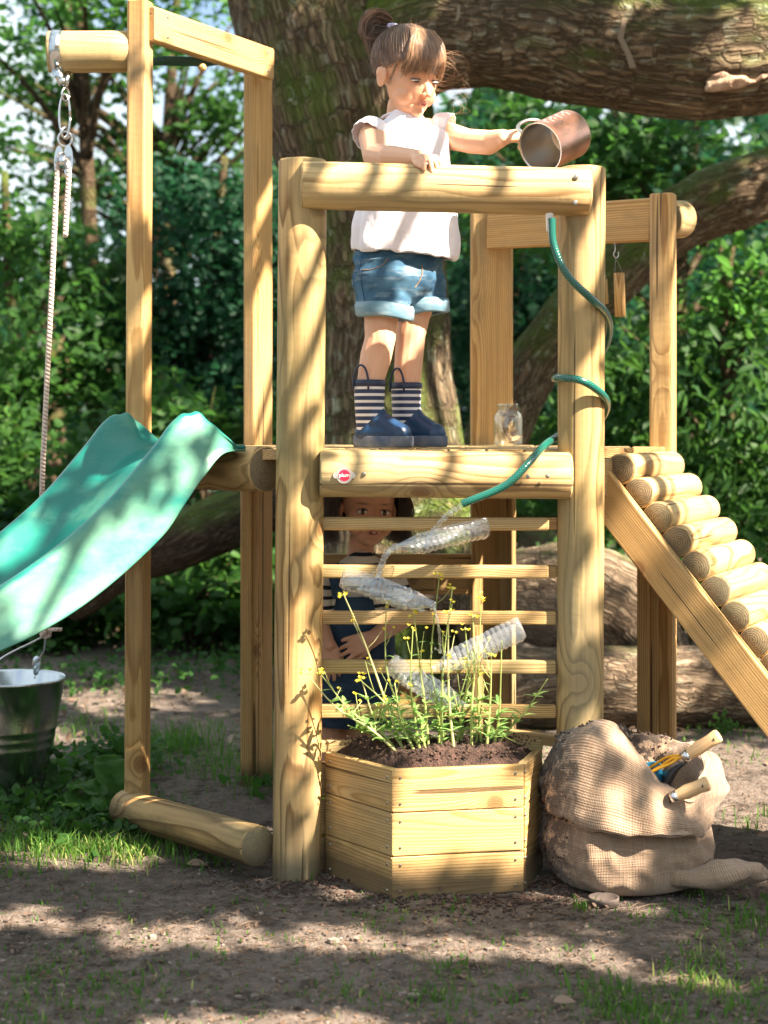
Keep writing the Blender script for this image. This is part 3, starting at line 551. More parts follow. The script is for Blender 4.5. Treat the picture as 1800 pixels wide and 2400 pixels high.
for i, (b_, m_, t_, fl) in enumerate(stalks):
    db = 3.60+.08*random.random(); dt = db-random.uniform(-.03, .05)
    p0 = P(b_[0], b_[1]+4, db); p0.z = z1+.014; p1 = P(m_[0], m_[1], (db+dt)/2); p2 = P(t_[0], t_[1], dt)
    rk = sorted(q[2][0] for q in stalks if q[3] == fl).index(t_[0]); rk = ORD[rk]+('' if rk == 0 else ' from the left')
    lbl = ('yellow flowered stalk in the planter, its tip the %s' if fl else 'leafy shoot without flowers in the planter, its tip the %s') % rk
    t = thing('flowering_plant' if fl else 'leafy_shoot', lbl, 'plant', p0, 'flowering stalks in the planter' if fl else 'flowerless shoots in the planter')
    pts = [Vector(x) for x in cat([p0, p0.lerp(p1, .45)+Vector((random.uniform(-.005, .005), 0, .01)), p1, p2], 6)]; mb = MB(); tube(mb, pts, list(np.linspace(.0034, .0012, len(pts))), 6)
    lv = MB(); fm = MB()
    for k in range(random.randint(2, 3)):      # side branches
        if not fl: break
        j = int(len(pts)*random.uniform(.45, .85)); q0 = pts[j]; q1 = q0+Vector((random.uniform(-.035, .035), random.uniform(-.02, .02), random.uniform(.03, .07))); tube(mb, [q0, q0.lerp(q1, .5)+Vector((0, 0, -.004)), q1], [.0011, .0009, .0007], 5)
        for _ in range(random.randint(1, 2)): 
            c_ = q1+Vector((random.uniform(-.006, .006), random.uniform(-.006, .006), random.uniform(-.004, .006)))
            for a in range(4): an = a*PI/2+random.random()*.4; leafpoly(c_, Vector((math.cos(an), math.sin(an)*.6, .5+random.random()*.3)), Vector((0, 0, 1)), .0065, .006, fm, -.2)
    if fl:
        for _ in range(random.randint(3, 5)):
            c_ = p2+Vector((random.uniform(-.011, .011), random.uniform(-.01, .01), random.uniform(-.010, .006)))
            for a in range(4): an = a*PI/2+random.random(); leafpoly(c_, Vector((math.cos(an), math.sin(an)*.6, .4+random.random()*.3)), Vector((0, 0, 1)), .0078, .0072, fm, -.2)
    for j in range(3, len(pts)-2, 2):
        lo_ = pts[j].z < .42
        for _ in range(4 if lo_ else 1):
            if not lo_ and random.random() < .45: continue
            an = random.random()*2*PI; L = random.uniform(.018, .036) if lo_ else random.uniform(.012, .024); leafpoly(pts[j], Vector((math.cos(an), math.sin(an)*.7, random.uniform(.2, 1.))), Vector((0, 0, 1)), L, L*random.uniform(.28, .45), lv, .25)
    rmesh(mb, 'stem', L_STALK, t)
    if lv.v: rmesh(lv, 'foliage', L_SPROUT, t, np.repeat(rng.random(len(lv.v)//18), 18))
    if fm.v: rmesh(fm, 'blossom', M_PETAL, t, np.repeat(rng.random(len(fm.v)//18), 18))
# yellow striped cup squeezed between post and planter
t = thing('striped_cup', 'yellow cup with white stripes, almost hidden between front post and planter', 'cup', P(745, 1960, 3.80))
mb = MB(); cM = Matrix.Translation(Vector((P(742, 1000, 3.82).x, 3.80, 0))); lathe(mb, [(.0001, .02), (.026, .02), (.031, .155), (.029, .155), (.024, .03)], cM, 28); mb.build('cup_body', simple('lime_card', (.62, .68, .03), .5), t, True)
for z in (.105, .117, .129, .141): mb = MB(); r_ = .026+(z-.02)*.037+.0006; lathe(mb, [(r_, z), (r_+.0002, z+.005)], cM, 28); mb.build('stripe', M_WHITE, t, True)
mb = MB(); c_ = P(745, 1985, 3.76); beam((P(742, 0, 3.77).x-.01, 3.79, .045), (P(765, 0, 3.77).x, 3.79, .045), .02, .03).build('wood_offcut', W_SAWN); tag(bpy.data.objects['wood_offcut'], 'small grey wood offcut lying under the yellow cup by the planter', 'wood block')

# ================================================================ hose, funnel
hp = [(1293, 512, 3.64), (1298, 575, 3.635), (1330, 645, 3.63), (1385, 700, 3.645), (1420, 735, 3.70), (1428, 775, 3.76), (1410, 825, 3.80), (1355, 868, 3.81), (1312, 882, 3.77), (1300, 887, 3.70), (1315, 886, 3.65), (1365, 893, 3.635), (1412, 925, 3.665), (1422, 955, 3.73), (1400, 990, 3.79), (1350, 1008, 3.81), (1310, 1022, 3.77), (1275, 1045, 3.66), (1235, 1090, 3.60), (1180, 1140, 3.585), (1083, 1181, 3.585)]
hp = cat([P(*p) for p in hp], 8); mb = MB(); tube(mb, hp, .0088, 14, cap=False); hs = mb.build('hose', M_HOSE, None, True); tag(hs, 'green braided garden hose wound round the right front post', 'hose')
mb = MB(); f0 = P(1288, 505, 3.66); lathe(mb, [(.0075, -.035), (.009, .0), (.012, .02), (.04, .055)], axisM(f0, (0, 0.1, 1)), 20); fo = mb.build('funnel', M_WHITE, None, True); tag(fo, 'white funnel spout joined to the hose end under the top rail', 'funnel')
# ================================================================ bottles and water
def bottle(name_label, base, neck, openv, r, a_span=200, seedv=0):
    base = Vector(base); neck = Vector(neck); d_ = neck-base; L = d_.length; X_, Y_ = frame(d_, Vector(openv)); M = Matrix.Translation(base) @ Matrix((X_, Y_, d_.normalized())).transposed().to_4x4()
    pr = [(r*.2, .006), (r*.55, .001), (r*.85, .002), (r*.97, .010)]; z = .014; Lb = L*.70
    while z < Lb: pr += [(r*1.0, z), (r*1.0, z+.005), (r*.93, z+.0075), (r*.93, z+.009)]; z += .0125
    pr += [(r*.98, Lb+.005), (r*.8, L*.80), (r*.5, L*.88), (r*.36, L*.93), (r*.36, L*.955), (r*.44, L*.958), (r*.44, L*.97), (r*.36, L*.972), (r*.36, L)]
    a0 = -PI/2-math.radians(a_span)/2; me_ = MB(); lathe(me_, pr, M, 26, a0, a0+math.radians(a_span)); o_ = me_.build('bottle', M_PET, None, True)
    V = getco(o_.data); V += np.stack([fbm(V*22+seedv, 2), fbm(V*22+9+seedv, 2), fbm(V*22+5+seedv, 2)], 1)*.0035; setco(o_.data, V)
    return tag(o_, name_label, 'plastic bottle'), M
bottle('cut clear bottle just below the hose end, neck tilted down to the left', P(1142, 1226, 3.655), P(918, 1283, 3.62), (0, .3, 1), .033, 215, 1)
bottle('long ribbed clear bottle on the second rung, neck pointing down to the right', P(803, 1345, 3.64), P(1020, 1420, 3.61), (0, .3, 1), .032, 235, 2)
bottle('clear ribbed bottle fixed across the fourth rung, neck lower left', P(1222, 1462, 3.63), P(1012, 1566, 3.63), (0, .3, 1), .035, 230, 3)
bottle('lowest clear bottle half hidden behind the flowering stalks', P(915, 1545, 3.68), P(1095, 1655, 3.66), (0, .3, 1), .035, 220, 4)
def stream(pts, r, label):
    pts = [Vector(p) for p in cat([P(*p) for p in pts], 10)]; mb = MB(); rs = [r*(.7+.5*abs(math.sin(i*.9))+.3*random.random()) for i in range(len(pts))]
    pts = [p+Vector((random.uniform(-1, 1), random.uniform(-1, 1), 0))*r*.35 for p in pts]; tube(mb, pts, rs, 10)
    for _ in range(16): ball(mb, pts[-1]+Vector((random.gauss(0, .010), random.gauss(0, .006), random.uniform(-.004, .012))), random.uniform(.001, .003), 8)
    tag(mb.build('water_stream', M_WATER, None, True), label, 'water')
stream([(1085, 1183, 3.585), (1050, 1205, 3.60), (1015, 1245, 3.62), (998, 1282, 3.63)], .0055, 'water running from the hose end into the topmost bottle')
stream([(920, 1284, 3.615), (905, 1300, 3.61), (893, 1325, 3.615), (886, 1352, 3.62)], .0058, 'water spilling from the top bottle into the second one')
stream([(1018, 1424, 3.61), (1028, 1465, 3.61), (1032, 1530, 3.62)], .0025, 'thin thread of water falling from the second bottle neck')
mb = MB(); 
for k in range(60): u = random.random(); ball(mb, P(840+150*u, 1378+44*u+random.uniform(-8, 10), 3.645+random.uniform(-.008, .008)), (random.uniform(.003, .010), .004, random.uniform(.002, .004)), 8)
tag(mb.build('water_pool', M_WATER, None, True), 'bubbly water lying in the long ribbed bottle on the second rung', 'water')

# ================================================================ jar with dry leaves
jc = P(1191, 1034, 4.28); jc.z = zD+.001
t = thing('glass_jar', 'clear glass jar standing on the deck boards beside the right rear post', 'jar', jc)
mb = MB(); s_ = .93; jp = [(.001, .002), (.030, .001), (.038, .006), (.040, .016), (.040, .078), (.037, .090), (.030, .097), (.0285, .100), (.0295, .103), (.0285, .106), (.0295, .110), (.0285, .114), (.0295, .118), (.028, .119)]
lathe(mb, [(r*s_, z*s_) for r, z in jp]+[(r*s_-.0022, z*s_) for r, z in reversed(jp[2:])]+[(.001, .006)], Matrix.Translation(jc), 36); mb.build('jar_body', M_GLASS, t, True)
mb = MB()
for k in range(24): leafpoly(jc+Vector((random.uniform(-.012, .012), random.uniform(-.012, .012), .008+.003*k)), Vector((random.uniform(-.5, .5), random.uniform(-.5, .5), random.uniform(.1, .9))), Vector((random.random(), -1, .3)), random.uniform(.022, .045), .016, mb, random.uniform(-.4, .5))
tag(rmesh(mb, 'dry_leaves', L_DRY, None, np.repeat(rng.random(len(mb.v)//18), 18)), 'curled brown dry leaves inside the glass jar', 'leaves')

# ================================================================ wind chimes
def chime(px, top, y0, y1, d_, r, lbl, x2=None):
    hk = P(px, top, d_); t = thing('bamboo_chime', lbl, 'chime', hk)
    mb = MB(); hz = [P(px, 566, d_), P(px+1, 585, d_), P(px-3, 596, d_), P(px+2, 604, d_), P(px+8, 601, d_), P(px+9, 590, d_)]; tube(mb, [Vector(p) for p in cat(hz, 6)], .0014, 8); mb.build('hook', M_STEEL, t, True)
    a = P(px+10, y0, d_); b = P(px+13, y1, d_); mb = MB(); dirv = (b-a).normalized(); L = (b-a).length; lathe(mb, [(r, 0), (r, L), (r-.003, L), (r-.003, 0), (r, 0)], axisM(a, b-a), 20); mb.build('bamboo_tube', W_PAL, t, True)
    mb = MB(); tube(mb, [P(px+2, 604, d_), a+Vector((-r*.8, 0, -.003))], .0006, 5); tube(mb, [P(px+2, 604, d_), a+Vector((r*.8, 0, -.003))], .0006, 5); mb.build('string', M_SCREW, t)
chime(1451-10, 600, 640, 742, 4.36, .0145, 'thick bamboo tube hanging from a hook below the rear right beam')
chime(1417-10, 600, 655, 712, 4.44, .0075, 'bamboo tube almost hidden behind the right front post')

# ================================================================ pulley, rope
pc = P(150, 378, 4.16); t = thing('pulley', 'steel rope pulley hanging by a snap hook from the jutting beam', 'pulley', pc)
mb = MB()
def ring_(mb, c, rx, rz, th_, tilt=0, n_=24):
    c = Vector(c); pts = [c+Vector((rx*math.cos(2*PI*i/n_)*math.cos(tilt), rx*math.cos(2*PI*i/n_)*math.sin(tilt), rz*math.sin(2*PI*i/n_))) for i in range(n_+1)]; tube(mb, pts, th_, 8)
ring_(mb, P(154, 222, 4.15), .012, .017, .0028, .9); ring_(mb, P(152, 272, 4.15), .0135, .055, .0032, .15); ring_(mb, P(154, 312, 4.155), .013, .014, .0035, .9); ring_(mb, P(153, 326, 4.16), .017, .019, .0035, .1)
mb.build('snap_hook', M_STEEL, t, True)
for off, nm, zc in ((-.012, 'cheek_plate', 0), (.010, 'cheek_plate', 0)):
    mb = MB(); cy = pc+Vector((off*1.2, -.006 if off > 0 else .010, 0)); n_ = 30; o_ = []
    for s_ in (0, .003):
        for k in range(n_): a = 2*PI*k/n_; o_.append(cy+Vector((.0165*math.cos(a)*.85, -s_+.0165*math.cos(a)*-.5, .041*math.sin(a))))
    mb.add(o_, [tuple(range(n_)), tuple(range(2*n_-1, n_-1, -1))]+[(i, (i+1) % n_, n_+(i+1) % n_, n_+i) for i in range(n_)]); mb.build(nm, M_STEEL, t)
mb = MB(); lathe(mb, [(.001, -.008), (.022, -.008), (.016, 0), (.022, .008), (.001, .008)], axisM(pc+Vector((0, .004, 0)), (.5, -.86, 0)), 24); mb.build('wheel', M_STEEL, t, True)
mb = MB(); ball(mb, pc+Vector((.010, -.014, -.012)), .0042); mb.build('axle', M_ZINC, t, True)
text('50', .013, faceM(pc+Vector((.0118, -.0125, .006)), (.86, -.5, 0), (0, 0, 1)), M_SCREW, t)
rp = [P(153, 556, 4.15), P(157, 480, 4.15), P(162, 400, 4.15), P(158, 372, 4.16), P(149, 362, 4.165), P(139, 372, 4.165), P(133, 430, 4.16), P(120, 700, 4.16), P(105, 1000, 4.2), P(99, 1140, 4.24), P(100, 1330, 4.36), P(105, 1478, 4.44)]
rp = [Vector(x) for x in cat(rp, 10)]; mb = MB(); tube(mb, rp, .0068, 12); 
for _ in range(900):   # loose fibres
    j = random.randrange(1, len(rp)-1); q0 = rp[j].lerp(rp[j+1], random.random()); dv = Vector((random.gauss(0, 1), random.gauss(0, 1), random.gauss(0, .7))).normalized(); tube(mb, [q0+dv*.0065, q0+dv*.0065+dv*random.uniform(.001, .005)], [.0003, .0001], 3, cap=False)
ro = mb.build('rope', M_ROPE, None, True); tag(ro, 'pale hemp rope running from the pulley down to the bucket handle', 'rope')
# ================================================================ bucket
bc = Vector(((22-900)*4.46/F, 4.46, 0)); t = thing('bucket', 'shiny galvanised bucket hanging low on the rope under the slide', 'bucket', bc); bz = .008
pr = [(.001, .012), (.083, .012), (.085, 0), (.089, 0), (.089, .012), (.091, .020), (.1145, .135), (.1165, .138), (.118, .143), (.1175, .148), (.1195, .160), (.1215, .163), (.123, .168), (.1225, .173), (.125, .185), (.127, .188), (.1285, .193), (.128, .198), (.148, .318), (.152, .320), (.1525, .325), (.150, .327), (.146, .322), (.125, .19), (.088, .018), (.001, .018)]
mb = MB(); lathe(mb, [(r, z+bz) for r, z in pr], Matrix.Translation(bc), 56); mb.build('bucket_body', M_ZINC, t, True)
mb = MB(); ears = [P(53, 1556, 4.60), Vector((bc.x-.03, 4.31, .335+bz))]
e1 = Vector((bc.x+.045, 4.46+.14, .345+bz)); e2 = Vector((bc.x-.045, 4.46-.14, .345+bz))
for e in (e1, e2): ball(mb, e, (.013, .004, .020), 14); ball(mb, e-Vector((0, 0, .02)), (.011, .005, .02), 12); ball(mb, e-Vector((.006, 0, .04)), (.003, .007, .003), 8); ball(mb, e-Vector((-.006, 0, .04)), (.003, .007, .003), 8)
mb.build('handle_lug', M_ZINC, t, True)
kn = P(108, 1490, 4.45); mb = MB(); tube(mb, [Vector(x) for x in cat([e1, e1.lerp(kn, .4)+Vector((.004, .02, 0)), e1.lerp(kn, .85)+Vector((0, .01, .004)), kn, e2.lerp(kn, .8)+Vector((0, -.01, .006)), e2.lerp(kn, .4)+Vector((-.01, -.02, .01)), e2], 8)], .0026, 10); mb.build('bail', M_STEEL, t, True)
mb = MB(); kc = P(107, 1478, 4.445)
for k in range(4): ring_(mb, kc+Vector((0, 0, (k-1.5)*.006)), .011, .008, .0058, .8*k)
tube(mb, [kc, kc+Vector((.018, -.01, .004)), P(145, 1475, 4.43)], .0052, 8); ko = mb.build('rope_knot', M_ROPE, ro, True)
# ================================================================ oak tree
def chain_field(chains):
    segs = []
    for ch in chains:
        pts = cat([tuple(p)+(r,) for p, r in ch], 6); L = 0
        for a, b in zip(pts[:-1], pts[1:]): l = np.linalg.norm(b[:3]-a[:3]); segs.append((a[:3], b[:3], a[3], b[3], L, l)); L += l
    return segs
def woody(chains, vox, rough, name, mat, parent=None, label=None, fine=.35):
    mb = MB(); segs = chain_field(chains)
    for a, b, ra, rb, L, l in segs: capsule(mb, a, ra, b, rb, 18)
    me = remesh(mb, vox, 6, name); V = getco(me); Nn = getno(me)
    best = np.full(len(V), 1e9); G_ = np.zeros((len(V), 3))
    for a, b, ra, rb, L, l in segs:
        d = (b-a)/l; t = np.clip((V-a)@d, 0, l); off = V-a-t[:, None]*d; dist = np.linalg.norm(off, axis=1)-(ra+(rb-ra)*t/l)
        u = np.cross(d, [0.13, .98, .1]); u /= np.linalg.norm(u); w_ = np.cross(d, u); m_ = dist < best
        best[m_] = dist[m_]; G_[m_] = np.stack([off@u, off@w_, L+t], 1)[m_]
    R_ = fbm(V*2.3, 3)*rough*1.6+(1-np.abs(fbm(G_*np.array([17, 17, 4.5])+3, 3))*2.2)*rough*fine
    V = V+Nn*R_[:, None]; setco(me, V); setattr_(me, 'gco', 'FLOAT_VECTOR', G_)
    return link(name, me, mat, parent, True, label)
oak = thing('oak_tree', 'old mossy oak with thick trunk and heavy bough reaching over the tower', 'tree', (P(915, 1000, 6.2).x, 6.2, 0))
g_ = lambda px, py, d: (P(px, py, d))
trunk = [[(g_(930, 1700, 6.2), .46), (g_(925, 1400, 6.2), .36), (g_(915, 1130, 6.2), .30), (g_(895, 850, 6.2), .265), (g_(870, 560, 6.2), .275), (g_(820, 260, 6.2), .32), (g_(745, -20, 6.2), .34), (g_(690, -400, 6.2), .34), (g_(700, -1100, 6.3), .30)],
 [(g_(780, 150, 6.2), .26), (g_(960, 75, 6.1), .25), (g_(1120, 60, 6.), .235), (g_(1300, 70, 5.9), .245), (g_(1450, 105, 5.85), .245), (g_(1620, 125, 5.8), .235), (g_(1850, 90, 5.8), .22), (g_(2250, 0, 5.9), .18)],
 [(g_(1000, 1620, 6.25), .20), (g_(1075, 1250, 6.4), .15), (g_(1180, 980, 6.5), .125), (g_(1290, 800, 6.5), .12), (g_(1430, 650, 6.5), .13), (g_(1590, 520, 6.6), .135), (g_(1820, 420, 6.7), .13), (g_(2150, 250, 6.8), .10)],
 [(g_(930, 1300, 6.15), .26), (g_(1060, 1230, 5.95), .13), (g_(1140, 1480, 5.8), .10)],
 [(g_(880, 1250, 6.2), .2), (g_(760, 1500, 6.), .15), (g_(700, 1700, 5.9), .1)]]
woody(trunk, .022, .026, 'trunk', M_BARK, oak)
# scar of bare wood and torn bark on the bough
mb = MB()
for k, (px, py, L, hh, an) in enumerate(((1755, 165, .16, .05, .35), (1700, 195, .08, .022, .3))):
    ball(mb, P(px, py, 5.60), (L, .02, hh), 20, Matrix.Rotation(-an, 3, 'Y'))
sc_ = remesh(mb, .008, 3, 'bare_wood'); V = getco(sc_); V[:, 1] += fbm(V*np.array([20, 5, 60]), 3)*.02; setco(sc_, V); link('bare_wood', sc_, varied('bare_heartwood', (.24, .15, .09), (.50, .36, .25), 22, .8, .8, .01), oak, True)
for pts, w_ in ((((1462, 40), (1455, 90), (1470, 130), (1484, 160)), .016), (((1073, 15), (1075, 35), (1068, 50)), .008)):
    mb = MB(); grid(mb, [[P(x-w_*500*(.4+.6*(i % 2)), y, 5.62-.02*i), P(x+w_*500*(.6+.4*((i+1) % 2)), y, 5.62-.015*i)] for i, (x, y) in enumerate(pts)])
    o_ = mb.build('hanging_bark', simple('stripped_bark', (.20, .15, .10), .9), oak); md = o_.modifiers.new('s', 'SOLIDIFY'); md.thickness = .006
# fallen logs
a = woody([[(P(1010, 1390, 5.9), .12), (P(1250, 1400, 5.9), .16), (P(1400, 1420, 5.9), .20), (P(1520, 1560, 5.9), .15)]], .02, .028, 'mossy_stump', M_BARK2); tag(a, 'pale rugged mossy stump root behind the right rear post', 'tree stump')
p0 = P(1120, 1612, 5.60); p1 = P(2050, 1618, 5.62)
a = woody([[(p0, .128), (p0.lerp(p1, .4), .138), (p1, .13)]], .018, .014, 'fallen_log', M_BARK2); tag(a, 'long barked log lying flat on the ground behind the ramp', 'log')
a = woody([[(P(720, 1165, 6.7), .09), (P(600, 1195, 6.7), .10), (P(500, 1235, 6.6), .115), (P(390, 1290, 6.5), .105), (P(300, 1330, 6.5), .08), (P(180, 1420, 6.5), .07)]], .018, .014, 'fallen_branch', M_BARK3); tag(a, 'dark mossy fallen branch rising behind the slide towards the oak trunk', 'branch')

# ================================================================ foliage
def leaves(cen, size, asp=.62, up=.35, droop=0., aim=None):
    """cen (n,3) -> folded four-triangle leaves, one rnd value each"""
    n = len(cen); d = rng.normal(size=(n, 3)); d[:, 2] = d[:, 2]*.6-droop; d /= np.linalg.norm(d, axis=1)[:, None]
    nn = rng.normal(size=(n, 3))*.8; nn[:, 2] += up*2; s = np.cross(d, nn); s /= np.linalg.norm(s, axis=1)[:, None]+1e-9; nn = np.cross(s, d)
    L = (size*rng.uniform(.6, 1.25, n))[:, None]; W = L*asp*.5
    v = np.stack([cen, cen+d*L*.3-s*W*.85+nn*W*.25, cen+d*L*.72-s*W*.75+nn*W*.2-nn*L*.05, cen+d*L-nn*L*.14, cen+d*L*.72+s*W*.75+nn*W*.2-nn*L*.05, cen+d*L*.3+s*W*.85+nn*W*.25, cen+d*L*.5-nn*L*.02], 1).reshape(-1, 3)
    b = np.arange(n)[:, None]*7; f = np.stack([b+[0, 6, 1], b+[1, 6, 2], b+[2, 6, 3], b+[3, 6, 4], b+[4, 6, 5], b+[5, 6, 0]], 1).reshape(-1, 3)
    return v, f
def leafmesh(name, cen, size, mat, parent=None, asp=.62, up=.35, droop=0., bias=0):
    v, f = leaves(cen, size, asp, up, droop); me = npmesh(name, v, f); big = (fbm(cen*1.6+11, 2)+1)/2
    r = np.clip(rng.beta(2, 2.6, len(cen))*.7+(big-.5)*.75+.06+bias, 0, 1); setattr_(me, 'rnd', 'FLOAT', np.repeat(r, 7)); return link(name, me, mat, parent)
def clumps(cs, dens, squash=.75):
    o = []
    for (x, y, z, r) in cs:
        n = int(dens*1.15*r**2); d = rng.normal(size=(n, 3)); d /= np.linalg.norm(d, axis=1)[:, None]; rr = rng.random(n)**.45
        o.append(np.array([x, y, z])+d*rr[:, None]*np.array([r, r, r*squash]))
    c = np.concatenate(o); k = fbm(c*2.6, 2); return c[k > -.10]
def twigs(parent, base, targets, r0, mat):
    mb = MB(); base = Vector(base)
    for t in targets:
        t = Vector(t); m_ = base.lerp(t, .5)+Vector((random.uniform(-.15, .15), random.uniform(-.1, .1), random.uniform(.0, .2))); pts = [Vector(q) for q in cat([base, m_, t], 5)]; tube(mb, pts, list(np.linspace(r0, r0*.25, len(pts))), 6, cap=True)
    return mb
def tree(name, label, base, r0, height, cs, size, mat, dens, group=None, asp=.62, droop=.1, bias=0):
    t = thing(name, label, 'tree', base, group); b = Vector(base); top = Vector((b.x+random.uniform(-.3, .3), b.y, height)); mb = MB()
    pts = [Vector(q) for q in cat([b-Vector((0, 0, .1)), b.lerp(top, .35)+Vector((random.uniform(-.12, .12), 0, 0)), b.lerp(top, .7), top], 6)]; tube(mb, pts, list(np.linspace(r0, r0*.35, len(pts))), 10)
    for (x, y, z, r) in cs:
        hb = max(.3, min(height, z-r*.6)); q0 = b.lerp(top, hb/height*.85); q1 = Vector((x, y, z)); mid = q0.lerp(q1, .5)+Vector((0, 0, random.uniform(-.05, .15))); pp = [Vector(q) for q in cat([q0, mid, q1], 5)]; tube(mb, pp, list(np.linspace(r0*.4, r0*.1, len(pp))), 6)
    mb.build('trunk', M_BARK3, t, True); leafmesh('crown', clumps(cs, dens), size, mat, t, asp, .3, droop, bias); return t
def W2(px, py, d): v = P(px, py, d); return (v.x, v.y, v.z)
def cs_(l, d0=0): return [W2(px, py, d)+(r,) for px, py, d, r in l]
# trees of the left background, near to far
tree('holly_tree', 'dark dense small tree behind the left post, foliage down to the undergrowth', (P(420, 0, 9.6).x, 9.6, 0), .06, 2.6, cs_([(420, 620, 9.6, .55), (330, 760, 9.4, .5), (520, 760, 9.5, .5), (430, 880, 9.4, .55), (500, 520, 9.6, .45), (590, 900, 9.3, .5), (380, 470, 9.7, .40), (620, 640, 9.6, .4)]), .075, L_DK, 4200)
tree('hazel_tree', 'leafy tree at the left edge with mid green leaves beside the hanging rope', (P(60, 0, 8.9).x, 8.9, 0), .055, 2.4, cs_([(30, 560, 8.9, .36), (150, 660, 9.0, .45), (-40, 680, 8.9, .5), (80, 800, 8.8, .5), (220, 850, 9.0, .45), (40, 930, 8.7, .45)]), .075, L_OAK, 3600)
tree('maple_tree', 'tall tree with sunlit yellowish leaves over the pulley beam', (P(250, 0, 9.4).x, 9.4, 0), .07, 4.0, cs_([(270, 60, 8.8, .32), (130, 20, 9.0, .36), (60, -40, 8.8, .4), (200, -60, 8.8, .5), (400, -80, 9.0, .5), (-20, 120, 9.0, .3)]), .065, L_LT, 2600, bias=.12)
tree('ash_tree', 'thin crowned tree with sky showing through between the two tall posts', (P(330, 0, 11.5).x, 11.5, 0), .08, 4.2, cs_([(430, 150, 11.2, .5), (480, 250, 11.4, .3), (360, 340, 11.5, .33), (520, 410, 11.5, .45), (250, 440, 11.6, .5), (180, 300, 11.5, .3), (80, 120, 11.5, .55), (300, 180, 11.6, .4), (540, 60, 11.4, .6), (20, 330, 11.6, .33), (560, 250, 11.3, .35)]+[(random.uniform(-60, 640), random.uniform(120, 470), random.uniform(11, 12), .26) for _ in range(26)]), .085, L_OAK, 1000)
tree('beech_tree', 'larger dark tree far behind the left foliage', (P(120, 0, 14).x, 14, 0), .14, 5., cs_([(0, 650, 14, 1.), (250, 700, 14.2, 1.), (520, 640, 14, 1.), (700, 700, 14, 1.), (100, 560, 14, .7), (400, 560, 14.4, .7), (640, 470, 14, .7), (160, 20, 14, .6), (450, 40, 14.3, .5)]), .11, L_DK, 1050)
# right background
tree('oak_sapling', 'young oak with dark leaves under the heavy bough behind the copper jug', (P(1500, 0, 8.4).x, 8.4, 0), .06, 2.6, cs_([(1180, 330, 8.4, .42), (1330, 380, 8.2, .42), (1480, 400, 8.3, .45), (1630, 330, 8.4, .5), (1100, 300, 8.6, .4), (1260, 500, 8.6, .4), (1130, 560, 8.8, .35), (1420, 300, 8.6, .4), (1780, 420, 8.5, .45)]), .085, L_OAK, 2100)
tree('elder_tree', 'pale sunlit bushy tree at the right edge behind the short square post', (P(1720, 0, 7.9).x, 7.9, 0), .05, 1.9, cs_([(1700, 620, 8.0, .34), (1790, 700, 7.8, .36), (1640, 720, 8.1, .26), (1850, 560, 8.0, .36), (1740, 540, 8.2, .22)]), .075, L_LT, 2600, bias=.08)
tree('willow_bush', 'drooping green bush with long hanging leaves right of the tower', (P(1650, 0, 7.9).x, 7.9, 0), .04, 1.3, cs_([(1480, 900, 8.0, .42), (1600, 950, 7.8, .42), (1730, 900, 7.7, .45), (1680, 1080, 7.6, .4), (1800, 1020, 7.6, .4), (1500, 1100, 7.8, .4), (1620, 830, 8., .35), (1780, 1180, 7.5, .4), (1640, 1230, 7.5, .32), (1450, 760, 8.3, .3)]), .095, L_IVY, 3000, asp=.36, droop=.9)
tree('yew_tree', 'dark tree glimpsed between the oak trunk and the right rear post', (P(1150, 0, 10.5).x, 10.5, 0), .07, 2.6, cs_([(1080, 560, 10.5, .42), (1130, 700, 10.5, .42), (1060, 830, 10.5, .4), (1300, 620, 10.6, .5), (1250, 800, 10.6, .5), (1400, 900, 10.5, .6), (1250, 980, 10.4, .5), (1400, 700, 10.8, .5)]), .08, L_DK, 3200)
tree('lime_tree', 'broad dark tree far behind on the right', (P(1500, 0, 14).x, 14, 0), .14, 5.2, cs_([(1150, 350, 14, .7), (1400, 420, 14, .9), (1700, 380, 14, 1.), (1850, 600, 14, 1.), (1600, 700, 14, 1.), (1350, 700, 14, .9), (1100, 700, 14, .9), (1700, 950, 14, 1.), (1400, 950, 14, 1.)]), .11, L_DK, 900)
# undergrowth: bushes one can tell apart, then low ground cover
def bush(label, cs, size, mat, dens, asp=.75, droop=0, bias=0, grp='bushes at the edge of the clearing'):
    b = cs[0]; t = thing('bush', label, 'bush', (b[0], b[1], 0), grp); mb = twigs(None, (b[0], b[1], -.03), [c[:3] for c in cs]+[(c[0]+random.uniform(-.2, .2), c[1], c[2]+c[3]*.6) for c in cs], .012, M_BARK3); mb.build('stems', M_BARK3, t, True); leafmesh('foliage', clumps(cs, dens, .8), size, mat, t, asp, .4, droop, bias)
bush('low dark bush at the left edge above the bucket', cs_([(60, 1060, 8.2, .42), (170, 1150, 8.0, .4), (-40, 1180, 8., .45)]), .07, L_IVY, 4200)
bush('bush right behind the green slide', cs_([(380, 1010, 8.4, .42), (480, 1060, 8.4, .38), (290, 1080, 8.2, .4), (560, 1000, 8.6, .35)]), .07, L_OAK, 4200)
bush('large leaved bush behind the left posts below the fallen branch', cs_([(450, 1400, 7.4, .30), (560, 1330, 7.6, .32), (350, 1440, 7.3, .25), (600, 1440, 7.3, .25)]), .075, L_IVY, 4600, bias=.08)
bush('ivy bush under the slide above the bucket', cs_([(120, 1400, 7.5, .34), (230, 1440, 7.3, .28), (20, 1420, 7.4, .34)]), .075, L_IVY, 4400)
bush('dim bush behind the left frame at ground level', cs_([(300, 1330, 7.9, .4), (480, 1240, 8.2, .4), (140, 1270, 8.0, .4), (620, 1220, 8.2, .4)]), .07, L_DK, 4200)
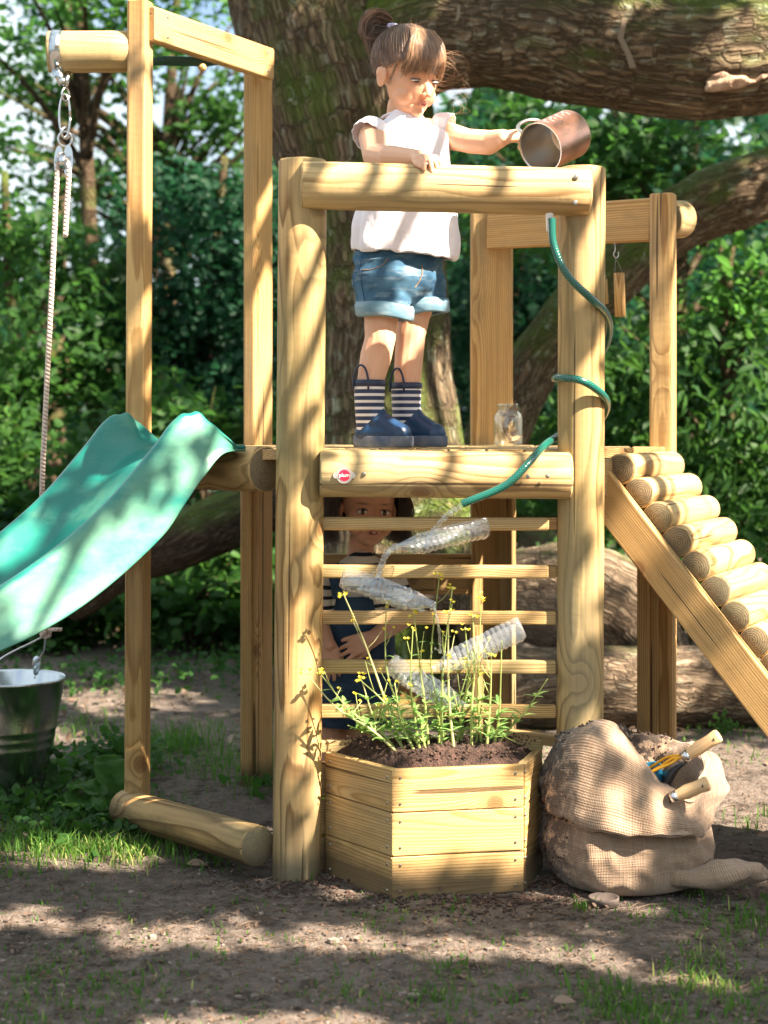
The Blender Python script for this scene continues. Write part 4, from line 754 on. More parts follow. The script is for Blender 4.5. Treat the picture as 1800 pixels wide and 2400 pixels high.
bush('tall bush between the oak trunk and the willowy leaves', cs_([(1290, 1100, 8.2, .42), (1400, 1180, 8.0, .4), (1450, 1080, 8.2, .35), (1200, 1180, 8.1, .35)]), .07, L_IVY, 3800)
bush('shady bush behind the long log on the right', cs_([(1600, 1380, 7.2, .32), (1750, 1330, 7.3, .36), (1500, 1350, 7.4, .3), (1850, 1400, 7.1, .3)]), .07, L_OAK, 3800)
# ground cover, wood behind: nobody could count these
c = np.stack([rng.uniform(-2.6, 2.8, 9000), 0, 0*rng.random(9000)], 1) if False else None
n_ = 15000; x = rng.uniform(-2.7, 2.9, n_); y = rng.uniform(7.1, 9.6, n_); k = fbm(np.stack([x*1.3, y*1.3, 0*x], 1), 3)
keep = (y > 7.35+k*.8+.5*(x > .2)) ; x, y = x[keep], y[keep]; z = .02+rng.random(len(x))**1.6*(.10+np.clip((y-7.2)*.16, 0, .4))
o_ = leafmesh('ground_cover', np.stack([x, y, z], 1), .06, L_IVY, None, .8, .6, 0, .05); o_['kind'] = 'stuff'
n_ = 52000; x = rng.uniform(-9, 9, n_); y = rng.uniform(15.5, 20, n_); z = rng.random(n_)**.9*5.2; k = fbm(np.stack([x, y, z], 1)*.7, 3)
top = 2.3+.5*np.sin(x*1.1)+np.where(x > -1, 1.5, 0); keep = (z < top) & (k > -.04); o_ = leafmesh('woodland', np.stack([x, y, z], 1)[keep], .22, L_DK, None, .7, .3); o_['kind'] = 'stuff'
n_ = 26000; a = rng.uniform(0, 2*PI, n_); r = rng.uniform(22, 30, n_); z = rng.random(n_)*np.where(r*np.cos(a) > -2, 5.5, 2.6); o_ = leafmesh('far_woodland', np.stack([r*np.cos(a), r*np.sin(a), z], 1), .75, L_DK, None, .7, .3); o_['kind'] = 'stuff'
mb = MB()
for _ in range(1500):
    a = random.uniform(PI*.95, 2.15*PI); r = random.uniform(.0, .20)*random.random()**.3+.0; c_ = random.choice(((.02, 3.56), (.16, 3.52), (.30, 3.56), (.38, 3.66), (-.16, 3.68))); x_, y_ = c_[0]+math.cos(a)*r, c_[1]+math.sin(a)*r*.8; q = random.uniform(.0012, .005); ball(mb, (x_, y_, gz(x_, y_)+q*.4), (q*1.2, q, q*.8), 6)
o_ = mb.build('spilled_soil', M_CLOD); o_['kind'] = 'stuff'
# unseen oak boughs overhead, added and shaped to throw the dappled shade
def ray(p, s): return Vector(p)+SUNV*s
LIT = [(1700, 750, 7.8, .5), (1750, 1000, 7.6, .45), (1650, 1150, 7.5, .3), (1500, 900, 8, .2), (1300, 450, 8.3, .2), (60, 420, 8.9, .4), (450, 430, 9.6, .35), (60, 900, 8.8, .3), (450, 1400, 7.4, .3), (120, 1400, 7.5, .22), (600, 600, 9.4, .2), (560, 1350, 7.6, .2), (990, 225, 3.88, .09), (740, 330, 6., .12), (1000, 900, 6., .12), (1450, 100, 5.7, .08), (1750, 180, 5.6, .2), (1350, 160, 5.7, .06), (950, 150, 3.95, .16), (950, 330, 3.95, .20), (930, 500, 3.9, .13), (900, 900, 3.95, .12), (950, 1000, 3.95, .14), (1250, 320, 3.9, .15), (900, 430, 3.65, .09), (1100, 430, 3.65, .13), (1300, 440, 3.65, .12), (850, 1110, 3.65, .10), (1050, 1110, 3.65, .12), (1200, 1110, 3.65, .1),
 (1360, 600, 3.7, .10), (1360, 900, 3.7, .09), (1360, 1100, 3.7, .09), (1360, 1400, 3.7, .09), (1560, 600, 4.25, .15), (1560, 1000, 4.25, .10), (1500, 1110, 3.95, .13), (1560, 1200, 3.9, .15), (1640, 1300, 3.85, .14), (1740, 1400, 3.8, .12), (725, 600, 3.66, .07), (725, 780, 3.66, .07), (720, 900, 3.66, .09), (720, 1000, 3.7, .07), (720, 1300, 3.7, .08), (720, 1800, 3.7, .06),
 (620, 300, 4.66, .20), (620, 500, 4.66, .14), (620, 850, 4.66, .16), (450, 80, 4.4, .25), (180, 120, 4.2, .14), (340, 300, 4.17, .08), (330, 800, 4.17, .08), (300, 1050, 4., .12), (450, 1020, 3.8, .10), (350, 1250, 3.6, .10), (200, 1400, 3.55, .12), (80, 1450, 3.5, .1), (1150, 1000, 4.3, .12), (1150, 700, 4.7, .07),
 (1000, 1880, 3.55, .14), (1100, 1840, 3.55, .15), (1180, 1950, 3.55, .06), (1000, 1700, 3.6, .13), (1050, 1550, 3.6, .12), (1400, 1800, 3.5, .10), (1380, 1950, 3.5, .07), (1520, 2030, 3.45, .09), (1600, 1760, 3.6, .08), (1000, 1225, 3.7, .07), (1150, 1340, 3.7, .06), (330, 1870, 4.1, .06), (1000, 1200, 6, .25), (1080, 1000, 6.2, .2), (1560, 1560, 5.5, .16), (1400, 1300, 5.8, .16), (1650, 650, 8, .5), (1750, 580, 8, .35), (250, 30, 9, .7), (230, 2000, 3.9, .12), (1440, 1760, 3.5, .09), (1330, 1880, 3.5, .06), (1600, 1880, 3.5, .06), (1450, 2050, 3.45, .06), (700, 500, 3.7, .06)]
for px, py, r in [(x, 2165+x*.045, .055) for x in range(-60, 1560, 65)]+[(x, 2205+x*.035, .045) for x in range(300, 1560, 90)]+[(x, 2395, .09) for x in range(450, 950, 60)]+[(60, 2140, .07), (0, 2150, .07), (160, 2235, .05), (260, 2230, .06), (1480, 2285, .06), (1560, 2300, .07), (1650, 2300, .08), (1730, 2310, .07), (40, 2020, .05), (120, 2030, .05), (220, 2030, .06), (300, 2030, .05), (600, 1620, .2), (1650, 1760, .15), (1750, 1800, .12), (640, 1795, .06), (450, 1800, .05), (700, 1650, .1)]: q = G(px, py); LIT.append((px, py, q.y, r))
rows = []
def shade(px, py, s, r, n, z=0):
    p = G(px, py, z) if z < .5 else P(px, py, z); q = ray(p, s); rows.append((q.x, q.y, q.z, r, n))
for px in range(-500, 2500, 210):       # foreground strips of shade, gaps between
    shade(px+random.uniform(-40, 40), 2385+random.uniform(-10, 30), 4.2, .21, 330)
    shade(px+random.uniform(-60, 60), 2270+random.uniform(-8, 8)+(px/1800)*20, 4.35, .15, 260)
    shade(px+random.uniform(-40, 40), 2310+random.uniform(-12, 12), 4.3, .19, 320)
    shade(px+random.uniform(-40, 40), 2215+random.uniform(-8, 8)+(px/1800)*40, 4.4, .16, 260)
    shade(px+random.uniform(-40, 40), 2085+random.uniform(-10, 10)+(px/1800)*30, 4.6, .20, 320)
for px in range(-500, 650, 170): shade(px, 1960, 4.7, .20, 110); shade(px, 1850, 4.8, .25, 200)
for px in (350, 520, 600, 250): shade(px, 1900, 4.7, .20, 160)
for _ in range(46):                      # back of the clearing
    x, y = random.uniform(-2.8, 2.4), random.uniform(5.2, 7.6); q = ray((x, y, .3), random.uniform(4.8, 6.0)); rows.append((q.x, q.y, q.z, random.uniform(.28, .45), 260))
for _ in range(60):
    x, y, z = random.uniform(-3.4, 2.4), random.uniform(8, 10.5), random.uniform(.4, 2.6); q = ray((x, y, z), random.uniform(5.5, 7.5)); rows.append((q.x, q.y, q.z, random.uniform(.3, .55), 190))
for px, py, d, r, n in ((640, 1500, 3.7, .10, 80), (660, 900, 3.7, .05, 30), (640, 700, 3.7, .05, 26), (300, 700, 4.17, .16, 110), (320, 1100, 4.17, .2, 110), (1360, 1550, 3.7, .13, 80), (1360, 1250, 3.7, .05, 22), (200, 1300, 3.6, .09, 60), (560, 1200, 4.1, .12, 80), (1550, 1950, 3.5, .07, 30), (1320, 1700, 3.6, .06, 30), (1700, 1450, 3.7, .10, 60), (1000, 540, 3.95, .05, 22), (420, 1180, 3.6, .05, 20), (840, 1230, 4.1, .16, 120), (820, 1500, 4.1, .14, 110), (1150, 900, 4.7, .08, 40), (1560, 900, 4.25, .05, 22), (100, 1420, 3.5, .06, 30), (610, 500, 4.66, .05, 24), (600, 800, 4.66, .06, 28), (1250, 1750, 3.6, .06, 25), (1100, 2060, 3.55, .10, 60), (1500, 150, 5.7, .4, 420), (1200, 150, 5.8, .4, 420), (1000, 100, 5.8, .35, 300), (1600, 520, 6.5, .4, 300), (1250, 850, 6.5, .3, 200), (820, 500, 6, .35, 300), (850, 800, 6, .35, 300), (600, 200, 6, .3, 220), (1700, 300, 5.8, .2, 80)):
    q = ray(P(px, py, d), random.uniform(3.6, 5.2)); rows.append((q.x, q.y, q.z, r, n))
cc = []
for x, y, z, r, n in rows:
    d = rng.normal(size=(n, 3)); d /= np.linalg.norm(d, axis=1)[:, None]; cc.append(np.array([x, y, z])+d*(rng.random(n)**.5)[:, None]*r)
cc = np.concatenate(cc); sv = np.array(SUNV)
for px, py, d, r in LIT:
    q = np.array(P(px, py, d)); o = cc-q; per = o-(o@sv)[:, None]*sv; cc = cc[np.linalg.norm(per, axis=1) > r*rng.uniform(.8, 1.2, len(cc))]
leafmesh('crown', cc, .085, L_OAK, oak, .6, .5)  # out-of-view leaves set along sun rays for shade, thinned over spots kept lit
mb = MB(); hub = P(1400, -700, 5.6)
for x, y, z, r, n in rows[::7]: t = Vector((x, y, z)); pp = [Vector(q) for q in cat([hub, hub.lerp(t, .5)+Vector((random.uniform(-.2, .2), 0, .3)), t], 5)]; tube(mb, pp, list(np.linspace(.05, .008, len(pp))), 6)
tube(mb, [Vector(q) for q in cat([P(700, -1000, 6.3), P(1000, -900, 6.), hub], 6)], .12, 10)
mb.build('shade_limb', M_BARK, oak, True)  # unseen limbs holding up the added shade leaves

# ================================================================ grass, weeds, litter
def grass(tufts, name, label_bias=0):
    bs = []
    for px, py, n, sp, h, br in tufts:
        n = max(3, int(n*(.42 if py > 2060 else .36 if py < 1850 else .6))); h *= .58 if py > 2060 else .8
        c_ = G(px, py); r = rng.normal(size=(n, 2))*sp; hh = h*rng.uniform(.35, 1.15, n); bs.append(np.stack([c_.x+r[:, 0], c_.y+r[:, 1]*1.3, hh, np.clip(br+rng.normal(size=n)*.3, 0, 1)], 1))
    b = np.concatenate(bs); n = len(b); z = ground_h(b[:, 0], b[:, 1]); a = rng.uniform(0, 2*PI, n); lean = rng.uniform(.15, .95, n)*b[:, 2]; w_ = .0011+.0012*rng.random(n)
    dx, dy = np.cos(a), np.sin(a); v = []
    for t, wf in ((0, 1), (.4, .95), (.75, .6), (1, .05)):
        cx = b[:, 0]+dx*lean*t*t; cy = b[:, 1]+dy*lean*t*t; cz = z+b[:, 2]*(t-.28*t*t*lean/b[:, 2])
        for s_ in (-1, 1): v.append(np.stack([cx-dy*w_*wf*s_, cy+dx*w_*wf*s_, cz], 1))
    v = np.stack(v, 1).reshape(-1, 3); i = np.arange(n)[:, None]*8; f = np.stack([i+[0, 1, 3, 2], i+[2, 3, 5, 4], i+[4, 5, 7, 6]], 1).reshape(-1, 4)
    me = npmesh(name, v, f); setattr_(me, 'rnd', 'FLOAT', np.repeat(b[:, 3], 8)); o_ = link(name, me, L_GRASS); o_['kind'] = 'stuff'; return o_
tf = []
for px, py, n, sp, h, br in [(60, 1975, 420, .07, .07, .35), (150, 1990, 420, .07, .07, .5), (240, 2005, 420, .06, .06, .72), (310, 2010, 220, .05, .05, .7), (40, 2040, 120, .06, .035, .6), (380, 1985, 260, .06, .06, .25), (470, 2010, 180, .05, .05, .2), (60, 1900, 260, .07, .06, .25), (150, 1890, 240, .07, .07, .3), (330, 1900, 200, .06, .06, .25),
   (430, 1750, 420, .055, .13, .12), (400, 1740, 200, .05, .10, .15), (520, 1800, 420, .09, .11, .2), (590, 1840, 260, .08, .10, .15), (640, 1790, 300, .08, .12, .3), (700, 1800, 160, .07, .1, .3), (190, 1690, 170, .06, .07, .65), (170, 1720, 140, .07, .06, .4), (520, 1700, 80, .05, .06, .25), (620, 1690, 100, .06, .06, .3), (330, 1780, 160, .08, .06, .3),
   (1640, 2300, 300, .035, .05, .8), (1655, 2250, 240, .04, .045, .6), (1770, 2150, 320, .05, .06, .4), (1720, 2190, 220, .05, .045, .6), (1500, 2380, 420, .05, .055, .35), (1420, 2330, 340, .04, .06, .25), (1560, 2400, 260, .05, .05, .3), (1750, 2360, 260, .05, .05, .4), (1050, 2265, 130, .025, .045, .3), (1010, 2330, 230, .035, .05, .25), (1180, 2330, 150, .04, .035, .35), (810, 2310, 120, .03, .035, .3),
   (110, 2290, 230, .05, .03, .35), (280, 2300, 280, .045, .035, .3), (160, 2240, 60, .03, .03, .3), (60, 2390, 220, .05, .04, .3), (700, 2060, 60, .018, .05, .4), (870, 2150, 60, .025, .035, .3), (950, 2140, 40, .02, .03, .8), (1370, 2125, 80, .018, .05, .25), (1065, 2130, 50, .018, .04, .25), (1640, 2085, 60, .02, .04, .3), (1720, 1700, 60, .025, .09, .4), (1690, 1720, 50, .04, .06, .4), (1780, 1930, 80, .05, .06, .3), (90, 2120, 40, .02, .02, .3), (1550, 2150, 60, .03, .035, .4), (1630, 2140, 80, .03, .035, .4), (1500, 2160, 40, .02, .03, .4)]: tf.append((px, py, n, sp, h, br))
for _ in range(230): tf.append((random.uniform(-100, 1900), random.uniform(1560, 1800), random.randint(6, 40), .07, .045, random.uniform(.2, .6)))
for _ in range(170): tf.append((random.uniform(-100, 1900), random.uniform(2080, 2420), random.randint(4, 22), .025, .03, random.uniform(.2, .6)))
grass(tf, 'grass')
# broad leaved weeds
def rosette(label, base, lv, mat, name='dock_plant', W=.5, bend=.35, grp=None):
    b = Vector(base); t = thing(name, label, 'plant', b, grp)
    for (dx, dy, dz, L) in lv:
        mb = MB(); d_ = Vector((dx, dy, dz)).normalized(); s_ = d_.cross(Vector((0, 0, 1))).normalized(); n_ = s_.cross(d_); rows_ = []; Wd = L*W
        for k in range(13):
            u = k/12; w_ = Wd*.5*math.sin(PI*min(1, u*.93+.06))**.6*(1-.3*u); c_ = b+d_*(L*(.35+u))-Vector((0, 0, 1))*L*bend*u*u+n_*.006*math.sin(u*14)
            rows_.append([c_+s_*w_*v_+n_*(abs(v_)*w_*.35+.007*math.sin(u*17+v_*5)) for v_ in (-1, -.66, -.33, 0, .33, .66, 1)])
        for r_ in rows_:
            for q in r_: q.z = max(q.z, .012+random.random()*.003)
        grid(mb, rows_); tube(mb, [b, b+d_*L*.35, b+d_*L*.8-Vector((0, 0, 1))*L*bend*.6*.6+n_*.002], [.004, .003, .0015], 6); o_ = rmesh(mb, 'leaf', mat, t, np.full(len(mb.v), .3+.5*random.random()))
rosette('big dock plant with one large drooping leaf left of the bottom log', G(285, 1905), [(-1., -.15, .25, .17), (-.2, -1, .55, .13), (.5, .3, 1.2, .15), (-.4, .5, 1.2, .16), (-.9, .4, .6, .15)], L_DOCK, W=.85)
rosette('dark dock plant with upright leaves just left of the square post', G(300, 1815), [(-.5, -.2, 1.2, .14), (.4, -.1, 1.1, .12), (-1, -.2, .8, .13), (.1, .5, 1.3, .13)], L_IVY, W=.7)
rosette('grey green thistle leaf lying in front of the bucket', G(110, 1885), [(-1, -.1, .12, .11), (-.6, -.8, .3, .06)], L_GREY, 'thistle', .6)
rosette('small nettle growing against the front of the bucket', G(75, 1880)+Vector((0, .05, .12)), [(-.9, -.3, .2, .055), (.9, -.2, .2, .06), (.1, -.8, -.2, .07), (-.5, -.6, .9, .05), (.6, .1, .8, .05), (.7, -.6, -.5, .08)], L_IVY, 'nettle', .7)
mb = MB(); q = G(75, 1880)+Vector((0, .05, 0)); tube(mb, [q, q+Vector((.004, 0, .06)), q+Vector((0, 0, .125))], .0025, 6); rmesh(mb, 'stem', L_STALK, bpy.data.objects['nettle'])
rosette('small spiky weed sprouting in front of the long log', G(1695, 1722), [(-.9, -.1, .8, .05), (.9, 0, .8, .05), (.1, .1, 1.2, .07), (.4, -.3, 1, .05), (-.4, .1, 1.1, .06)], L_DOCK, 'weed', .25, .1)
cw = []
for px, py, n, sp, hh in ((60, 1900, 260, .10, .05), (180, 1840, 300, .12, .07), (280, 1800, 220, .09, .08), (230, 1950, 120, .08, .03), (120, 1960, 160, .1, .03), (450, 1590, 200, .25, .07), (250, 1590, 260, .3, .08), (620, 1570, 200, .2, .08), (90, 1620, 160, .25, .06), (640, 1860, 60, .07, .04), (1700, 1620, 60, .2, .04)):
    q = G(px, py); a = rng.normal(size=(n, 2))*sp; cw.append(np.stack([q.x+a[:, 0], q.y+a[:, 1], .01+rng.random(n)*hh], 1))
o_ = leafmesh('weeds', np.concatenate(cw), .034, L_IVY, None, .75, .7, 0, .08); o_['kind'] = 'stuff'
# litter: dead leaves, chips, twigs
n_ = 8000; py = rng.uniform(1560, 2440, n_); px = rng.uniform(-150, 1950, n_); d = F*EYE/(py-1000); x = (px-900)*d/F; z = ground_h(x, d)
o_ = leafmesh('leaf_litter', np.stack([x, d, z+.003], 1), .0115, M_CHIP, None, .7, 3.5, 0, -.05); o_['kind'] = 'stuff'
n_ = 700; py = rng.uniform(1545, 1800, n_); px = rng.uniform(-150, 1950, n_); d = F*EYE/(py-1000); x = (px-900)*d/F; z = ground_h(x, d); o_ = leafmesh('dead_leaves', np.stack([x, d, z+.006], 1), .035, M_CHIP, None, .6, 2.0); o_['kind'] = 'stuff'
mb = MB()
for _ in range(2600):
    p = G(random.uniform(-100, 1900), random.uniform(2000, 2440)) if random.random() < .7 else G(random.uniform(-100, 1900), random.uniform(1600, 2000)); r = random.uniform(.0012, .0035)*(1+2*(random.random() < .05)); ball(mb, (p.x, p.y, gz(p.x, p.y)+r*.3), (r*random.uniform(.8, 1.6), r, r*.7), 6)
me = mb.mesh('pebbles'); m = N('pebble'); m.p(col=m.ramp(m.noise(m.n('TexCoord').outputs['Object'], 60, 2), [(.3, (.07, .05, .04)), (.6, (.22, .17, .14)), (.75, (.42, .36, .31))]), rough=.9); o_ = link('pebbles', me, m.mat); o_['kind'] = 'stuff'
mb = MB()
for _ in range(420):
    p = G(random.uniform(-100, 1900), random.choice((random.uniform(2060, 2440), random.uniform(1600, 1900)))); a = random.uniform(-.6, .6); L = random.uniform(.015, .06); q = p+Vector((math.cos(a)*L, math.sin(a)*L, 0)); p.z = gz(p.x, p.y)+.003; q.z = gz(q.x, q.y)+.005; tube(mb, [p, p.lerp(q, .5)+Vector((0, .003, .003)), q], [.0014, .0012, .0006], 5)
o_ = mb.build('twigs', simple('twig_bark', (.13, .09, .06), .9)); o_['kind'] = 'stuff'
def dryleaf(px, py, s, label, a=0):
    mb = MB(); p = G(px, py); p.z = gz(p.x, p.y)+.012; leafpoly(p-Vector((s/2, 0, 0)), Vector((1, a, .15)), Vector((0, -.5, 1)), s, s*.6, mb, .3); o_ = rmesh(mb, 'dead_leaf', M_CHIP, None, np.full(len(mb.v), .8)); tag(o_, label, 'leaf')
dryleaf(462, 2034, .045, 'crumpled tan dead leaf lying below the bottom log'); dryleaf(1325, 2357, .04, 'dead leaf at the front edge of the dirt, right of centre', .2); dryleaf(1790, 1965, .035, 'pale dead leaf on the ground at the right edge')
mb = MB(); q = G(1415, 2118); lathe(mb, [(.0005, .012), (.028, .013), (.030, .018), (.0325, .018), (.033, .014), (.031, 0), (.0005, 0)], Matrix.Translation(Vector((q.x, q.y, gz(q.x, q.y)))), 30); tag(mb.build('pot_saucer', varied('dark_clay', (.05, .035, .03), (.09, .07, .06), 30, .8), None, True), 'small dark round saucer half buried in front of the sack', 'saucer')
# ================================================================ burlap sack with garden tools
sc = Vector((.548, 3.675, 0))
tab = {0: (.172, .262, .203, .215, .186, .160), 45: (.17, .29, .197, .24, .18, .19), 90: (.14, .322, .18, .28, .175, .20), 135: (.135, .345, .18, .285, .18, .20), 180: (.115, .345, .183, .245, .182, .165),
       225: (.085, .372, .165, .262, .190, .165), 270: (.070, .322, .155, .232, .197, .137), 315: (.135, .222, .180, .182, .193, .125)}
def tabv(a):
    a = a % 360; k = int(a//45); u = (a-45*k)/45; p = [np.array(tab[((k+j-1) % 8)*45]) for j in range(4)]
    return .5*(2*p[1]+(p[2]-p[0])*u+(2*p[0]-5*p[1]+4*p[2]-p[3])*u*u+(-p[0]+3*p[1]-3*p[2]+p[3])*u**3)
NA = 150; cols = []
for i in range(NA+1):
    a = 360*i/NA; rr, rz, cr, cz, hr, hz = tabv(a); ar = math.radians(a); w1 = math.sin(ar*5+1)*.004+math.sin(ar*9+2)*.003
    pr = [(.06, .004), (.145, .002), (.168, .018), (.182+w1, .045), (.188+w1*1.6, .075), (.183+w1*2, .10), (.176+w1*2, hz-.012), (.168, hz+.010), (.171, hz+.012), (hr-.006, hz+.003), (hr+.002+w1, hz), (hr+.008+w1, hz+.008), ((hr+cr)/2+.008+w1*2, (hz+cz)/2), (cr+w1*2, cz), ((cr+rr)/2+.012, (cz+rz)/2+.014), (rr+.008, rz-.004), (rr, rz+.003), (rr-.010, rz-.003), (rr*.9-.014, rz-.03), (rr*.85-.01, rz-.07), (.09, .165), (.04, .15)]
    pr = [np.array(q) for q in pr]; q = cat(pr, 3); q = [np.array(x) for x in q]; cols.append((ar, q))
nr = len(cols[0][1]); V = []; Gc = []; Dt = []
arc = np.concatenate([[0], np.cumsum([np.linalg.norm(cols[0][1][j+1]-cols[0][1][j]) for j in range(nr-1)])])
for ar, q in cols:
    for j, (r, z) in enumerate(q):
        inn = max(0, (j-50)/12) if j > 50 else 0
        V.append((sc.x+math.cos(ar)*r+.03*inn, sc.y+math.sin(ar)*r*.9, z)); Gc.append((ar*.185, arc[j], 0))
        da = abs(((math.degrees(ar)-178+180) % 360)-180); back = abs(((math.degrees(ar)-85+180) % 360)-180); Dt.append(min(1, max(0, 1.45-da/46)*(1 if z < .32 else .7)+(max(0, 1.1-back/75) if j > 40 else 0)))
V = np.array(V); Fc = [(i*nr+j, i*nr+j+1, (i+1)*nr+j+1, (i+1)*nr+j) for i in range(NA) for j in range(nr-1)]; Fc = [f[::-1] for f in Fc]
me = npmesh('sack_cloth', V, Fc, {'gco': ('FLOAT_VECTOR', 'POINT', Gc), 'dirt': ('FLOAT', 'POINT', Dt)})
Nn = getno(me); zf = np.clip(V[:, 2]/.04, 0, 1)
cx = V[:, 0]-sc.x; fold = fbm(np.stack([cx*5+V[:, 2]*6, V[:, 2]*9-cx*7, V[:, 1]*4], 1), 3); big = fbm(V*4.5+2, 2); rid = 1-np.abs(fbm(np.stack([cx*6+V[:, 2]*7, V[:, 2]*8-cx*5, V[:, 1]*5+4], 1), 2))*3
wq = V+np.stack([fbm(V*6, 2), fbm(V*6+5, 2), fbm(V*6+9, 2)], 1)*.05
rid2 = 1-np.abs(fbm(np.stack([wq[:, 0]*3+wq[:, 2]*12, wq[:, 2]*15-wq[:, 0]*10, wq[:, 1]*5+4], 1), 3))*3.2
V = V+Nn*((fold*.020+big*.022+np.clip(rid, 0, 1)**1.5*.013+np.clip(rid2, 0, 1)**2*.008-.008)*zf)[:, None]; w0 = np.arange(nr); V[w0+NA*nr] = V[w0]; setco(me, V); V2 = V.copy(); SV = [k for k in range(len(V)) if Dt[k] > .55]
def jit_(s): return Vector((random.gauss(0, s), random.gauss(0, s), random.gauss(0, s)))
t = thing('sack', 'open burlap sack with rolled rim and soil stains standing right of the planter', 'sack', sc)
o_ = link('sack_cloth', me, M_SACK, t, True); md = o_.modifiers.new('ss', 'SUBSURF'); md.levels = md.render_levels = 1
tl = [Vector(x) for x in cat([P(1520, 2050, 3.62), P(1630, 2066, 3.57), P(1700, 2050, 3.54), P(1740, 2040, 3.55), P(1775, 2052, 3.56), P(1808, 2062, 3.56), P(1830, 2066, 3.56)], 8)]
rs = np.interp(np.linspace(0, 1, len(tl)), [0, .2, .4, .6, .75, .9, 1], [.05, .042, .040, .036, .022, .010, .008]); mb = MB(); tube(mb, tl, list(rs), 28); me = mb.mesh('trailing_corner'); V = getco(me); V[:, 2] = np.maximum(.004, .004+(V[:, 2]-V[:, 2].min())*.62)
gc = np.array(mb.g); gc = np.stack([gc[:, 0]*3.6, gc[:, 2], 0*gc[:, 2]], 1); me.attributes['gco'].data.foreach_set('vector', gc.astype(np.float32).ravel()); setattr_(me, 'dirt', 'FLOAT', np.zeros(len(V))); setco(me, V); V = V+getno(me)*(fbm(V*np.array([14, 14, 26]), 3)*.020)[:, None]; setco(me, V); link('trailing_corner', me, M_SACK, t, True)
mb = MB(); ball(mb, (sc.x+.03, sc.y+.02, .10), (.135, .12, .095), 40); me = mb.mesh('soil_fill'); V = getco(me); V[:, 2] += fbm(V*40, 4)*.018; setco(me, V); link('soil_fill', me, M_SOIL, t, True)
mb = MB()
for _ in range(900):
    j = random.choice(SV); ball(mb, Vector(V2[j])+jit_(.002), random.uniform(.0008, .0034), 6)
o_ = mb.build('soil_crust', M_CLOD, t); o_['kind'] = 'stuff'
# tools
def handle(p0, p1, r, name, label, cat_):
    d_ = p1-p0; L = d_.length; t_ = thing(name, label, cat_, p0); mb = MB(); prof = [(.001, 0), (r*.72, 0), (r*.8, L*.06), (r*1.05, L*.35), (r*.95, L*.7), (r*1.08, L*.92), (r*.9, L*.985), (r*.5, L), (.001, L)]
    M = axisM(p0, d_); b = len(mb.v); lathe(mb, prof, M, 24); mb.g = [tuple((M.inverted() @ Vector(v))*.9+Vector((.02, .03, 0))) for v in mb.v]; mb.build('handle', W_HAND, t_, True)
    mb = MB(); lathe(mb, [(r*.8, -.010), (r*.84, -.010), (r*.86, .006), (r*.8, .006)], M, 24); mb.build('ferrule', M_STEEL, t_, True)
    mb = MB(); hp_ = p1-d_.normalized()*.017+Vector((0, -r*.97, .002)); lathe(mb, [(.0001, .001), (.0036, .001), (.0038, -.002)], axisM(hp_, (0, -1, .05)), 14); mb.build('hanging_hole', M_BLACK, t_); return t_
t_ = handle(P(1609, 1771, 3.60), P(1687, 1722, 3.585), .0145, 'hand_fork', 'yellow hand fork with beech handle, the upper of the two handles in the sack', 'hand fork')
mb = MB(); tube(mb, [Vector(x) for x in cat([P(1601, 1775, 3.60), P(1575, 1778, 3.61), P(1550, 1795, 3.62), P(1510, 1818, 3.63), P(1480, 1840, 3.64)], 5)], .0032, 8); tube(mb, [Vector(x) for x in cat([P(1592, 1776, 3.605), P(1570, 1790, 3.605), P(1540, 1803, 3.61), P(1505, 1822, 3.62)], 5)], .003, 8); tube(mb, [Vector(x) for x in cat([P(1592, 1770, 3.61), P(1562, 1775, 3.63), P(1530, 1795, 3.65), P(1500, 1812, 3.66)], 5)], .003, 8); mb.build('tines', M_YEL, t_, True)
t_ = handle(P(1582, 1867, 3.545), P(1662, 1834, 3.53), .0150, 'hand_trowel', 'hand trowel with beech handle resting over the front rim of the sack', 'hand trowel')
mb = MB(); grid(mb, [[P(1582-14*k, 1868+7*k, 3.55+.012*k)+Vector((0, -.012*(1-v*v), v*.026*min(1, k/2))) for v in (-1, -.5, 0, .5, 1)] for k in range(6)]); o_ = mb.build('blade', M_BLACK, t_, True)
mb = MB(); grid(mb, [[P(1552+9*k, 1856-2*k-(14*k if k < 4 else 48+4*(k-4)), 3.63)+Vector((u*.02*(1-.03*k), .012*u*u*3, -.004*abs(u))) for u in (-1, -.5, 0, .5, 1)] for k in range(7)]); o_ = mb.build('metal_scoop', M_BLACK, None, True); o_.modifiers.new('s', 'SOLIDIFY').thickness = .002; tag(o_, 'black metal scoop blade lying inside the sack below the yellow fork', 'scoop')
mb = MB(); lathe(mb, [(.001, 0), (.028, .002), (.033, .05), (.034, .052), (.031, .05), (.026, .005)], axisM(P(1532, 1850, 3.67), (-.35, -.1, 1)), 30); tag(mb.build('blue_tin', M_BLUE, None, True), 'small blue tin inside the sack beside the black scoop', 'tin')

